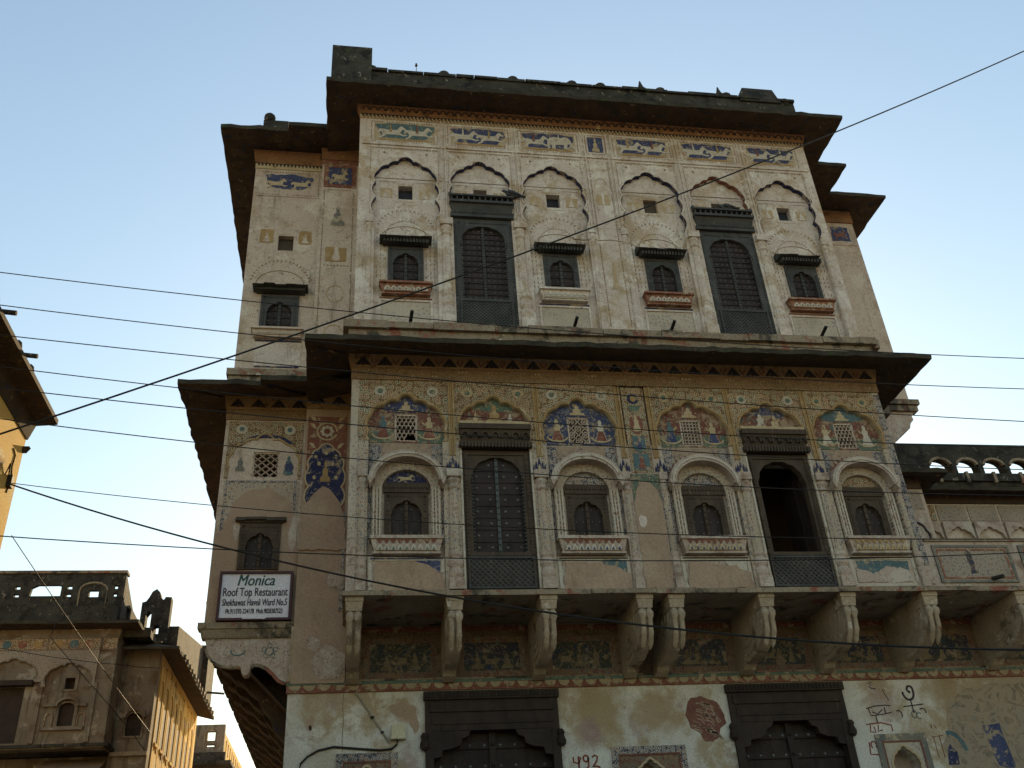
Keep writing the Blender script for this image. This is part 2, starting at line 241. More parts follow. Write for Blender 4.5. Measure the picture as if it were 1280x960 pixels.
# ------------------------------------------------------------------ geometry helpers
class MB:
    """collects faces of ONE mesh; mi = material slot"""
    def __init__(s): s.v = []; s.f = []; s.m = []
    def add(s, vs, fs, mi=0):
        n = len(s.v); s.v += [tuple(p) for p in vs]; s.f += [tuple(i + n for i in f) for f in fs]; s.m += [mi] * len(fs); return s
    def box(s, x0, x1, y0, y1, z0, z1, mi=0):
        return s.add([(x0, y0, z0), (x1, y0, z0), (x1, y1, z0), (x0, y1, z0), (x0, y0, z1), (x1, y0, z1), (x1, y1, z1), (x0, y1, z1)],
                     [(0, 1, 5, 4), (1, 2, 6, 5), (2, 3, 7, 6), (3, 0, 4, 7), (4, 5, 6, 7), (3, 2, 1, 0)], mi)
    def taper(s, x0, x1, X0, X1, y0, y1, Y0, z0, z1, mi=0):
        """box: lower rectangle x0..x1, front y0; upper rectangle X0..X1, front Y0; back at y1"""
        return s.add([(x0, y0, z0), (x1, y0, z0), (x1, y1, z0), (x0, y1, z0), (X0, Y0, z1), (X1, Y0, z1), (X1, y1, z1), (X0, y1, z1)],
                     [(0, 1, 5, 4), (1, 2, 6, 5), (2, 3, 7, 6), (3, 0, 4, 7), (4, 5, 6, 7), (3, 2, 1, 0)], mi)
    def plate(s, outer, holes, y0, y1, mi=0, hm=None, axis='y'):
        """polygon (x,z) with holes, extruded from y0 (front) to y1"""
        loops = [list(outer)] + [list(h) for h in holes]
        tri = tessellate_polygon([[Vector((a, b, 0)) for a, b in l] for l in loops])
        flat = [q for l in loops for q in l]; N = len(flat)
        P = (lambda a, b, y: (a, y, b)) if axis == 'y' else (lambda a, b, y: (y, a, b))
        vs = [P(a, b, y0) for a, b in flat] + [P(a, b, y1) for a, b in flat]
        fs = [tuple(t) for t in tri] + [tuple(i + N for i in reversed(t)) for t in tri]
        s.add(vs, fs, mi)
        k = 0
        for li, l in enumerate(loops):
            n = len(l); base = len(s.v) - 2 * N
            for i in range(n):
                a = k + i; b = k + (i + 1) % n
                s.f.append((base + a, base + b, base + b + N, base + a + N)); s.m.append(mi if (li == 0 or hm is None) else hm)
            k += n
        return s
    def tube(s, pts, r, n=6, mi=0, r1=None):
        pts = [Vector(p) for p in pts]; rings = []
        for i, p in enumerate(pts):
            d = (pts[min(i + 1, len(pts) - 1)] - pts[max(i - 1, 0)]).normalized()
            a = d.cross(Vector((0, 0, 1))) if abs(d.z) < 0.95 else d.cross(Vector((1, 0, 0)))
            a.normalize(); b = d.cross(a)
            rr = r if r1 is None else r + (r1 - r) * i / (len(pts) - 1)
            rings.append([p + (a * math.cos(2 * math.pi * k / n) + b * math.sin(2 * math.pi * k / n)) * rr for k in range(n)])
        return s.loft(rings, mi)
    def loft(s, rings, mi=0, cap=True):
        n = len(rings[0]); vs = [p for r in rings for p in r]; fs = []
        for i in range(len(rings) - 1):
            for k in range(n):
                fs.append((i * n + k, i * n + (k + 1) % n, (i + 1) * n + (k + 1) % n, (i + 1) * n + k))
        if cap:
            fs.append(tuple(range(n - 1, -1, -1))); fs.append(tuple((len(rings) - 1) * n + k for k in range(n)))
        return s.add(vs, fs, mi)
    def lathe(s, cx, cy, prof, n=12, mi=0, sy=1.0):
        return s.loft([[(cx + r * math.cos(2 * math.pi * k / n), cy + sy * r * math.sin(2 * math.pi * k / n), z) for k in range(n)] for r, z in prof], mi)
    def stud(s, x, y, z, r, mi=0):
        n = 6; d = r * 0.9
        vs = [(x + r * math.cos(2 * math.pi * k / n), y, z + r * math.sin(2 * math.pi * k / n)) for k in range(n)] + \
             [(x + r * .6 * math.cos(2 * math.pi * k / n), y - d * .75, z + r * .6 * math.sin(2 * math.pi * k / n)) for k in range(n)] + [(x, y - d, z)]
        fs = [(k, (k + 1) % n, n + (k + 1) % n, n + k) for k in range(n)] + [(n + k, n + (k + 1) % n, 2 * n) for k in range(n)]
        return s.add(vs, fs, mi)
    def bar(s, x0, z0, x1, z1, w, y0, y1, mi=0):
        """flat bar in the facade plane"""
        d = Vector((x1 - x0, z1 - z0)); L = d.length
        if L < 1e-6: return s
        d /= L; nx, nz = -d.y * w / 2, d.x * w / 2
        return s.plate([(x0 - nx, z0 - nz), (x1 - nx, z1 - nz), (x1 + nx, z1 + nz), (x0 + nx, z0 + nz)], [], y0, y1, mi)
    def ribbon(s, pts, w, y0, y1, mi=0, side=0.5):
        """continuous band of width w along a polyline in the facade plane"""
        n = len(pts); L = []; R = []
        for i in range(n):
            a = pts[max(i - 1, 0)]; b = pts[min(i + 1, n - 1)]; dx, dz = b[0] - a[0], b[1] - a[1]; l = math.hypot(dx, dz) or 1
            nx, nz = -dz / l * w, dx / l * w
            L.append((pts[i][0] + nx * side, pts[i][1] + nz * side)); R.append((pts[i][0] - nx * (1 - side), pts[i][1] - nz * (1 - side)))
        rings = [[(L[i][0], y0, L[i][1]), (R[i][0], y0, R[i][1]), (R[i][0], y1, R[i][1]), (L[i][0], y1, L[i][1])] for i in range(n)]
        return s.loft(rings, mi)
    def stroke(s, pts, w, y0, y1, mi=0): return s.ribbon(pts, w, y0, y1, mi)
    def mesh(s, name, mats, smooth=False):
        me = bpy.data.meshes.new(name); me.from_pydata(s.v, [], s.f); 
        for m in mats: me.materials.append(MATS[m])
        if len(mats) > 1: me.polygons.foreach_set('material_index', s.m)
        if smooth: me.polygons.foreach_set('use_smooth', [True] * len(me.polygons))
        me.validate(); me.update()
        bm = bmesh.new(); bm.from_mesh(me); bmesh.ops.recalc_face_normals(bm, faces=bm.faces); bm.to_mesh(me); bm.free()
        return me
import bmesh
def ngon(cx, cz, rx, rz, n=16, a0=0.0): return [(cx + rx * math.cos(a0 + 2 * math.pi * k / n), cz + rz * math.sin(a0 + 2 * math.pi * k / n)) for k in range(n)]
def rect(x0, x1, z0, z1): return [(x0, z0), (x1, z0), (x1, z1), (x0, z1)]
def arc(cx, cz, rx, rz, a0, a1, n=16): return [(cx + rx * math.cos(rad(a0 + (a1 - a0) * k / n)), cz + rz * math.sin(rad(a0 + (a1 - a0) * k / n))) for k in range(n + 1)]
def lobe(p, q, bulge, n=6):
    """arc from p to q bulging to the left of the direction p->q"""
    dx, dz = q[0] - p[0], q[1] - p[1]; mx, mz = (p[0] + q[0]) / 2 - dz * bulge * 2, (p[1] + q[1]) / 2 + dx * bulge * 2
    return [((1 - t) ** 2 * p[0] + 2 * t * (1 - t) * mx + t * t * q[0], (1 - t) ** 2 * p[1] + 2 * t * (1 - t) * mz + t * t * q[1]) for t in [k / n for k in range(n)]]
def cusped(cx, hw, zs, za, zb, pts=((0, 1), (.26, .75), (.60, .50), (.93, .12), (1.0, -.5)), bulge=.17, n=5):
    """multifoil arch outline, anticlockwise from bottom right: base zb, springing zs, apex za, half width hw"""
    h = za - zs
    R = [(cx + u * hw, zs + v * h) for u, v in pts]
    right = []
    L = R[::-1]
    for a, b in zip(L[:-1], L[1:]): right += lobe(a, b, -bulge, n)
    right.append(R[0])
    left = [(2 * cx - x, z) for x, z in right[:-1]][::-1]
    top = right + left
    return [(cx - hw * pts[-1][0], zb), (cx + hw * pts[-1][0], zb)] + top
def blob(cx, cz, rx, rz, seed, n=28, rough=.22):
    r = random.Random(seed); ph = [(r.uniform(0, 6.28), r.uniform(.3, 1)) for _ in range(5)]
    out = []
    for k in range(n):
        a = 2 * math.pi * k / n
        q = 1 + rough * sum(w * math.sin((j + 2) * a + p) / (j + 1.3) for j, (p, w) in enumerate(ph)) + r.uniform(-.05, .05)
        out.append((cx + rx * q * math.cos(a), cz + rz * q * math.sin(a)))
    return out
def ragged(pts, step=.09, amp=.025, seed=1):
    r = random.Random(seed); out = []
    for i, a in enumerate(pts):
        b = pts[(i + 1) % len(pts)]; L = math.hypot(b[0] - a[0], b[1] - a[1]); n = max(1, int(L / step))
        for k in range(n):
            t = k / n; out.append((a[0] + (b[0] - a[0]) * t + r.uniform(-amp, amp), a[1] + (b[1] - a[1]) * t + r.uniform(-amp, amp)))
    return out

def thing(name, label, cat, loc=(0, 0, 0), group=None):
    e = bpy.data.objects.new(name, None); COL.objects.link(e); e.location = loc; e.empty_display_size = .3
    e['label'] = label; e['category'] = cat
    if group: e['group'] = group
    return e
def origin(o):
    v = Vector((0, 0, 0))
    while o: v += o.location; o = o.parent
    return v
def put(name, me, parent=None, at=(0, 0, 0), kind=None, label=None):
    """link a mesh; its coordinates are relative to `at` in the world"""
    o = bpy.data.objects.new(name, me); COL.objects.link(o)
    if parent: o.parent = parent; o.location = Vector(at) - origin(parent)
    else: o.location = at
    if kind: o['kind'] = kind
    if label: o['label'] = label
    return o
def tag(o, label, cat, group=None):
    o['label'] = label; o['category'] = cat
    if group: o['group'] = group
    return o
def B(*a): return MB().box(*a)
CACHE = {}
def shared(key, fn):
    if key not in CACHE: CACHE[key] = fn()
    return CACHE[key]
def eave_mesh(path, off, z_in, z_bot, z_top, z_back, mats=('soffit', 'eave_edge'), step=.16, jit=.012, seed=3, drop=None):
    """sloping stone eave round a plan polyline (outside on its right-hand... mitred), soffit rising to the wall"""
    r = random.Random(seed)
    P = [Vector(p) for p in path]; nrm = []
    for a, b in zip(P[:-1], P[1:]):
        d = (b - a).normalized(); nrm.append(Vector((d.y, -d.x)))
    outer = []
    for i in range(len(P)):
        if i == 0: outer.append(P[0] + nrm[0] * off)
        elif i == len(P) - 1: outer.append(P[-1] + nrm[-1] * off)
        else:
            n = (nrm[i - 1] + nrm[i]); n = n / n.length; c = n.dot(nrm[i]); outer.append(P[i] + n * off / c)
    m = MB(); ring = []
    for i in range(len(P) - 1):
        L = (outer[i + 1] - outer[i]).length; n = max(1, int(L / step))
        for k in range(n):
            t = k / n; ring.append((P[i].lerp(P[i + 1], t), outer[i].lerp(outer[i + 1], t), nrm[i]))
    ring.append((P[-1], outer[-1], nrm[-1]))
    rows = []
    for p, o, n in ring:
        j = r.uniform(-jit, jit); jz = r.uniform(-jit, jit); inn = p - n * .12
        rows.append([(inn.x, inn.y, z_in), (o.x + n.x * j, o.y + n.y * j, z_bot + jz * .6), (o.x + n.x * (j + .012), o.y + n.y * (j + .012), z_top + jz), (inn.x, inn.y, z_back)])
    for i in range(len(rows) - 1):
        a, b = rows[i], rows[i + 1]
        m.add([a[0], b[0], b[1], a[1]], [(0, 1, 2, 3)], 0)
        m.add([a[1], b[1], b[2], a[2]], [(0, 1, 2, 3)], 1)
        m.add([a[2], b[2], b[3], a[3]], [(0, 1, 2, 3)], 1)
        m.add([a[3], b[3], b[0], a[0]], [(0, 1, 2, 3)], 1)
    m.add(rows[0], [(0, 1, 2, 3)], 1); m.add(rows[-1], [(0, 1, 2, 3)], 1)
    return m.mesh('eave', mats)
def dashes(m, x0, z0, x1, z1, step, w, l, y0, y1, mi=0):
    d = math.hypot(x1 - x0, z1 - z0); n = max(1, int(d / step)); ux, uz = (x1 - x0) / d, (z1 - z0) / d
    for k in range(n):
        t = (k + .5) * d / n
        if rnd.random() < .12: continue
        m.bar(x0 + ux * (t - l / 2), z0 + uz * (t - l / 2), x0 + ux * (t + l / 2), z0 + uz * (t + l / 2), w, y0, y1, mi)
    return m
# painted figures: thin layers of colour on the plaster
HORSE = [(-.95, .55), (-.80, .72), (-.55, .70), (-.15, .64), (.30, .68), (.48, .92), (.60, 1.0), (.66, .95), (.88, .74), (.84, .66), (.66, .74), (.55, .58), (.50, .42), (.72, .30), (.92, .36), (.95, .28), (.72, .20), (.46, .30), (.20, .30), (-.20, .30), (-.45, .28), (-.55, .12), (-.80, .0), (-.88, .05), (-.66, .18), (-.62, .38), (-.74, .52), (-.92, .40)]
ELEPHANT = [(-.9, .10), (-.9, .60), (-.75, .85), (-.40, .95), (.05, .88), (.25, .98), (.55, .92), (.70, .70), (.78, .35), (.95, .12), (.88, .05), (.68, .25), (.60, .45), (.45, .40), (.42, .02), (.22, .02), (.20, .34), (-.35, .34), (-.38, .02), (-.60, .02), (-.62, .32), (-.74, .30), (-.74, .02), (-.9, .02)]
WOMAN = [(-.10, 0), (.10, 0), (.34, .06), (.16, .48), (.20, .72), (.08, .78), (.11, .90), (.04, 1.0), (-.06, 1.0), (-.11, .9), (-.07, .78), (-.19, .72), (-.14, .48), (-.34, .06)]
SEATED = [(-.62, 0), (.62, 0), (.60, .18), (.30, .30), (.34, .55), (.14, .66), (.17, .86), (.06, 1.0), (-.08, 1.0), (-.17, .86), (-.13, .66), (-.36, .55), (-.32, .30), (-.62, .18)]
ARM = [(0, 0), (.28, .10), (.38, .34), (.32, .36), (.22, .18), (-.02, .10)]
def pts_at(poly, cx, cz, sx, sz, jit=0.0, seed=0):
    r = random.Random(seed); return [(cx + a * sx + r.uniform(-jit, jit), cz + b * sz + r.uniform(-jit, jit)) for a, b in poly]
def painted(name, poly, mat, parent, y, holes=()):
    return put(name, MB().plate(poly, holes, y, y + .012).mesh(name, [mat]), parent)
# ------------------------------------------------------------------ ground
g = put('street_ground', MB().add([(-900, -900, 0), (900, -900, 0), (900, 900, 0), (-900, 900, 0)], [(0, 1, 2, 3)]).mesh('street_ground', ['dust_ground']), kind='structure')
g['label'] = 'dusty sand coloured street ground'

# ------------------------------------------------------------------ the painted mansion
H = thing('painted_mansion', 'tall painted mansion of three storeys with dark stone eaves and shuttered windows', 'mansion', (4, 1.2, 0))
YW, YP, YG = 1.30, 1.15, 1.20         # left wing plane, narrow panel plane, ground floor plane
XL, XR = -0.13, 8.14                  # projecting bay
DIV = [-0.02, 1.31, 2.57, 3.83, 4.31, 5.56, 6.82, 8.03]
WIN = [0.66, 3.20, 4.94, 7.43]        # window bay centres
DOOR = [1.93, 6.19]
ALLC = [0.66, 1.93, 3.20, 4.94, 6.19, 7.43]
BAYX = [(-.02, 1.31), (1.31, 2.57), (2.57, 3.83), (4.31, 5.56), (5.56, 6.82), (6.82, 8.03)]
TINY = {'carving', 'studs', 'fringe', 'bead_row', 'bead_edge', 'petal_row', 'painted_dashes', 'border', 'fluting', 'painted_fringe', 'painted_petals', 'painted_leaves', 'painted_lobes', 'painted_arch_lines', 'lintel_carving', 'hood_arches', 'balusters', 'scroll', 'rib', 'lattice_panel', 'lattice_window', 'brown_smear', 'painted_finial', 'wall_writing', 'hood_knob', 'corbel_edge'}
def part(name, mb, mats, parent=None, smooth=False, **k):
    if name in TINY: k['kind'] = 'stuff'
    return put(name, mb.mesh(name, [mats] if isinstance(mats, str) else list(mats), smooth), parent or H, **k)

# --- shell: walls, floors, roof
holes_low = []; holes_up = []
for c in WIN:
    holes_low += [rect(c - .22, c + .22, 6.60, 7.22), rect(c - .155, c + .155, 8.12, 8.56)]
    holes_up += [rect(c - .24, c + .24, 10.90, 11.58), rect(c - .12, c + .12, 12.72, 13.02)]
for c in DOOR:
    holes_low += [rect(c - .44, c + .44, 6.00, 7.90)]
    holes_up += [rect(c - .46, c + .46, 10.25, 12.25), rect(c - .115, c + .115, 12.78, 13.03)]
part('front_wall', MB().plate(rect(-.10, 8.11, 5.83, 9.70), holes_low, .08, .36), 'plaster_lower')
part('front_wall', MB().plate(rect(-.10, 8.11, 9.72, 14.86), holes_up, .08, .36), 'plaster_white')
part('side_wall', B(XL, XL + .11, 0, 1.35, 5.84, 9.62), 'plaster_lower')
part('side_wall', B(XR - .11, XR, 0, 1.35, 5.84, 9.62), 'plaster_lower')
part('side_wall', B(XL, XL + .11, 0, 1.35, 9.64, 14.86), 'plaster_white')
part('side_wall', B(XR - .11, XR, 0, 1.35, 9.64, 14.86), 'plaster_white')
wx0, wx1 = -2.03, -.82
part('wing_wall', MB().plate(rect(wx0, wx1, 5.82, 9.70), [rect(-1.60, -1.16, 6.66, 7.26), rect(-1.575, -1.195, 8.12, 8.55)], YW, YW + .3), 'plaster_cream')
part('wing_wall', MB().plate(rect(-2.0, -.80, 9.72, 14.9), [rect(-1.58, -1.15, 10.80, 11.40), rect(-1.49, -1.23, 12.50, 12.83)], YW, YW + .3), 'plaster_cream')
part('panel_wall', B(-.82, XL + .02, YP, YP + .45, 5.02, 9.70), 'plaster_brown')
part('panel_wall', B(-.80, XL + .02, YP, YP + .45, 9.72, 14.9), 'plaster_cream')
part('side_wall', B(-2.03, -1.75, YW + .3, 12.5, 5.82, 9.68), 'plaster_cream')
part('side_wall', B(-2.0, -1.75, YW + .3, 8.0, 9.70, 14.9), 'plaster_cream')
part('back_wall', B(-2.03, 20, 12.5, 12.8, 0, 9.7), 'plaster_cream')
part('back_wall', B(-2.0, 10.05, 8.0, 8.2, 9.7, 14.9), 'plaster_cream')
part('panel_wall', B(XR - .02, 8.80, YP, YP + .45, 8.4, 14.9), 'plaster_cream')
part('panel_wall', B(XR - .02, 9.22, YG, YG + .4, 5.84, 8.32), 'plaster_cream')
part('wing_wall', B(8.78, 10.05, 1.95, 2.25, 10.0, 14.9), 'plaster_cream')
part('wing_wall', B(8.14, 9.50, 1.95, 2.25, 8.3, 10.0), 'plaster_cream')
part('side_wall', B(9.78, 10.05, 2.25, 8.0, 10.0, 14.9), 'plaster_cream')
part('side_wall', B(9.25, 9.50, 2.25, 12.5, 8.3, 10.0), 'plaster_cream')
part('roof_slab', MB().plate([(-2.05, 1.5), (-.1, 1.5), (-.1, .1), (8.11, .1), (8.11, 1.5), (8.9, 1.5), (8.9, 2.1), (10.0, 2.1), (10.0, 14.2), (-2.05, 14.2)], [], 0, 1).box(0, .01, 0, .01, 0, .01), 'stone_black') if False else None
rs = MB()
for x0, x1, y0 in ((-2.0, -.1, 1.45), (-.1, 8.12, .2), (8.12, 8.85, 1.4), (8.85, 10.0, 2.15)): rs.box(x0, x1 - .002, y0, 8.1, 14.80, 15.02)
part('roof_slab', rs, 'stone_black')
fs = MB()
for x0, x1, y0 in ((-2.0, -.1, 1.45), (-.1, 8.12, .2), (8.12, 9.3, 1.5)): fs.box(x0, x1 - .002, y0, 12.45, 9.60, 9.76)
part('floor_slab', fs, 'interior')
part('floor_slab', B(-1.9, -.86, 1.5, 12.45, 5.70, 5.815), 'soffit')
part('inner_wall', B(-.05, 9.2, 3.2, 3.35, 5.85, 9.58), 'interior')
part('inner_wall', B(-1.7, 9.2, 3.3, 3.42, 9.77, 14.79), 'interior')
part('balcony_slab', B(XL - .03, 20, -.05, 3.2, 5.80, 5.868), 'stone_ledge')
bm_ = MB(); 
x = XL - .05
while x < 20:
    L = rnd.uniform(.5, .9); bm_.box(x, min(20, x + L) - .006, -.075 + rnd.uniform(-.01, .01), -.04, 5.795 + rnd.uniform(-.006, .006), 5.862 + rnd.uniform(-.008, .008)); x += L
part('slab_edge', bm_, 'stone_ledge')

# ground floor
gd = [(0.97, 2.76), (5.23, 6.94)]
gh = [rect(a, b, -.5 + .52, 4.84) for a, b in gd]
nich = [(-.19, .60, 4.12), (3.46, 4.50, 4.09), (7.30, 8.07, 4.14)]
for a, b, z in nich:
    c = (a + b) / 2; gh.append(cusped(c, .19, z - .36, z - .17, z - .75))
part('ground_wall', MB().plate(rect(-.85, 20, 0, 5.815), gh, YG, YG + .35), 'plaster_ground')
part('ground_side_wall', B(-.85, -.55, YG + .35, 12.5, 0, 5.79), 'plaster_brown')
part('inner_wall', B(-.5, 20, 3.0, 3.15, 0, 5.78), 'interior')
# brown render on the wall between ledge and band, peeled to old white plaster
for k, (pl, mt) in enumerate([(blob(-.33, 5.28, .22, .24, 4), 'plaster_lower'), (blob(-.55, 5.55, .09, .10, 9), 'plaster_lower'), (blob(-.28, 6.45, .10, .16, 13), 'plaster_lower')]):
    painted('plaster_patch', pl, mt, H, YP - .005)

# --- painted band at the foot of the balcony and the frescoes between the brackets
part('band', B(-.87, 20, YG - .03, YG + .05, 4.90, 5.00), 'paint_red')
part('band_line', B(-.87, 20, YG - .036, YG + .05, 5.00, 5.035), 'paint_green')
bandp = part('band_moulding', B(-.88, 20, YG - .045, YG + .05, 5.035, 5.06), 'stone_ledge')
me_sc = MB().plate(arc(0, 0, .078, .075, 180, 360, 8), [], -.008, .01).mesh('painted_scallop', ['paint_scallop'])
k = 0; x = -.76
while x < 19:
    put('painted_scallop', me_sc, bandp, at=(x, YG - .031, 4.995)); x += .192; k += 1
part('fresco_backing', B(-.10, 20, YG - .003, YG + .05, 5.062, 5.79), 'band_dim')
BRK = [-.01, 1.28, 2.52, 3.83, 4.27, 5.55, 6.75, 7.98, 9.42, 10.8, 12.2, 13.6, 15.0]
def bracket(xc, w=.21):
    prof = [(.02, 5.812), (1.22, 5.812), (1.22, 5.00), (1.10, 4.985), (.98, 5.03), (.90, 5.10), (.80, 5.09)] + [(.80 + .74 * math.cos(rad(a)) * 1.0 - .05, 5.62 + .53 * math.sin(rad(a))) for a in range(265, 181, -12)] + [(.03, 5.60)]
    b = part('bracket', MB().plate(prof, [], xc - w / 2 + .02, xc + w / 2 - .02, axis='x'), 'stone_bracket')
    m = MB().box(xc - w / 2 - .012, xc + w / 2 + .012, -.03, .30, 5.74, 5.808); m.taper(xc - w / 2 + .01, xc + w / 2 - .01, xc - w / 2 - .005, xc + w / 2 + .005, .0, .30, -.02, 5.62, 5.74)
    part('capital', m, 'stone_bracket', b)
    m = MB()
    for s in (-1, 1):
        xx = xc + s * .048
        m.loft([[(xx + r * math.cos(a), y + r * .8 * math.sin(a), z) for a in [2 * math.pi * q / 8 for q in range(8)]] for r, y, z in ((.03, .03, 5.62), (.055, .01, 5.56), (.055, .01, 5.52), (.035, .03, 5.47), (.034, .04, 5.34), (.042, .06, 5.30), (.034, .08, 5.26), (.04, .13, 5.20), (.03, .17, 5.15), (.01, .2, 5.11))])
    part('scroll', m, 'stone_bracket', b, smooth=True)
    # carved rings on the two cheeks
    m = MB()
    for s in (-1, 1):
        xo = xc + s * (w / 2 - .02)
        for rr in (.44, .33, .22):
            ring = [[(xo + s * .012 * (1 if q in (0, 1) else -1), .72 + (rr + (.016 if q in (1, 2) else -.016)) * math.cos(rad(a)) * 1.2, 5.62 + (rr + (.016 if q in (1, 2) else -.016)) * math.sin(rad(a))) for q in range(4)] for a in range(182, 300, 10)]
            m.loft(ring)
    part('carving', m, 'stone_bracket', b)
    return b
for xc in BRK: bracket(xc)
FIGC = ['paint_cream', 'paint_ochre', 'paint_teal', 'paint_red']
for i in range(len(BRK) - 1):
    a, b = BRK[i] + .13, BRK[i + 1] - .13
    if b - a < .35: continue
    c = (a + b) / 2; z0, z1 = 5.09, 5.60; y = YG
    fr = part('fresco_border', MB().plate(rect(a + .02, b - .02, z0 - .02, z1 + .02), [rect(a + .10, b - .10, z0 + .06, z1 - .06)], y - .014, y + .01), 'floral_panel')
    part('fresco_ground', MB().plate(rect(a + .10, b - .10, z0 + .06, z1 - .06), [], y - .005, y + .01), ['fresco_dark_green', 'fresco_dark', 'fresco_dark_green', 'fresco_dark', 'fresco_dark', 'fresco_dark_green', 'fresco_dark', 'fresco_dark', 'fresco_dark'][i % 9], fr)
    part('fresco_water', MB().plate(rect(a + .10, b - .10, z0 + .06, z0 + .16), [], y - .008, y + .01), 'fresco_dark_green', fr)
    r = random.Random(i * 5 + 2)
    for q in range(3):
        xx = a + .2 + (b - a - .4) * (q + .5) / 3 + r.uniform(-.03, .03)
        poly = [SEATED, WOMAN, HORSE][r.randrange(3)]
        sx = {id(SEATED): .13, id(WOMAN): .17, id(HORSE): .13}[id(poly)]
        hh = r.uniform(.19, .27)
        part('fresco_figure', MB().plate(pts_at(poly, xx, z0 + .09, sx * r.choice((-1, 1)), hh), [], y - .012, y + .01), 'paint_cream_shaded', fr)
    m = MB()
    xx = a + .02
    while xx < b - .04: m.plate([(xx, 5.70), (xx + .055, 5.70), (xx + .0275, 5.655)], [], y - .02, y + .01); xx += .06
    part('petal_row', m, 'paint_cream_shaded', fr)
    part('cornice_strip', B(a - .02, b + .02, y - .03, y + .02, 5.70, 5.78), 'paint_red', fr)
part('spout', MB().tube([(9.05, .0, 5.99), (9.07, -.22, 5.95)], .03, 8), 'stone_black')

# --- shared bits of ornament
def rib_pair(x, z0, z1, y, parent, mat='paint_pale', w=.085):
    m = MB()
    for s in (-1, 1): m.box(x + s * w * .36 - .013, x + s * w * .36 + .013, y - .018, y + .02, z0, z1)
    m.box(x - .010, x + .010, y - .007, y + .02, z0, z1)
    return part('rib', m, mat, parent)
def pilaster(x, y, zb, zs, zc, zt, w, mat, full=True):
    """engaged column: lotus base, fluted shaft, capital"""
    r = w / 2; m = MB(); n = 14
    def ring(rr, z, fl=0.0): return [(x + rr * (1 - fl * (k % 2)) * math.cos(2 * math.pi * k / n), y + rr * .75 * (1 - fl * (k % 2)) * math.sin(2 * math.pi * k / n), z) for k in range(n)]
    m.loft([ring(r * .80, zs - .01, .10), ring(r * .74, (zs + zc) / 2, .12), ring(r * .66, zc + .01, .12)])
    sh = part('pilaster', m, 'floral_pilaster' if mat == 'plaster_lower' else mat)
    h = zs - zb
    m = MB().box(x - r, x + r, y - r * .8, y + .03, zb, zb + h * .30)
    m.loft([ring(r * .80, zb + h * .30), ring(r * 1.0, zb + h * .40), ring(r * 1.0, zb + h * .48), ring(r * .72, zb + h * .58), ring(r * 1.02, zb + h * .68), ring(r * 1.02, zb + h * .76), ring(r * .74, zb + h * .86), ring(r * .95, zb + h * .92), ring(r * .95, zs)])
    part('base', m, mat, sh)
    h = zt - zc
    m = MB().loft([ring(r * .70, zc), ring(r * .9, zc + h * .08), ring(r * .72, zc + h * .18), ring(r * .72, zc + h * .26), ring(r * 1.0, zc + h * .45), ring(r * .85, zc + h * .55), ring(r * .85, zc + h * .6)])
    m.box(x - r, x + r, y - r * .85, y + .03, zc + h * .6, zt)
    part('capital', m, mat, sh)
    return sh
def leaves(parent, cx, hw, z0, z1, zarch, y0, y1, mat='door_leaf', stud='iron_stud', rows=8, cols=2, sr=.016, stile='brass_green', battens=True):
    for s in (-1, 1):
        xa, xb = sorted((cx + s * .012, cx + s * hw))
        m = MB().box(xa, xb, y0, y1, z0, z1)
        if battens:
            for k in range(rows + 1):
                zz = z0 + (z1 - z0) * (k + .02) / (rows + .2); m.box(xa + .004, xb - .004, y0 - .012, y0 + .01, zz, zz + (z1 - z0) * .028)
        lf = part('shutter_leaf', m, mat, parent)
        m = MB()
        for k in range(rows):
            for c in range(cols):
                m.stud(xa + (xb - xa) * (c + .5) / cols, y0 - .002, z0 + (z1 - z0) * (k + .55) / (rows + .2), sr)
        part('studs', m, stud, lf)
    m = MB().box(cx - .022, cx + .022, y0 - .03, y0 + .01, z0, z1)
    for k in range(rows * 2): m.stud(cx, y0 - .029, z0 + (z1 - z0) * (k + .5) / (rows * 2), .020)
    part('centre_stile', m, stile, parent)
def lattice_panel(parent, x0, x1, z0, z1, y, mat, step=.075):
    m = MB().box(x0, x1, y, y + .03, z0, z1)
    w, h = x1 - x0, z1 - z0; k = -h
    while k < w:
        a = max(0, k); b = min(w, k + h)
        m.bar(x0 + a, z0 + (a - k), x0 + b, z0 + (b - k), .018, y - .014, y + .01)
        m.bar(x0 + a, z1 - (a - k), x0 + b, z1 - (b - k), .018, y - .017, y + .01)
        k += step
    for a, b, c, d in ((x0, x1, z0, z0 + .03), (x0, x1, z1 - .03, z1), (x0, x0 + .03, z0 + .03, z1 - .03), (x1 - .03, x1, z0 + .03, z1 - .03)): m.box(a, b, y - .03, y + .01, c, d)
    return part('lattice_panel', m, mat, parent)
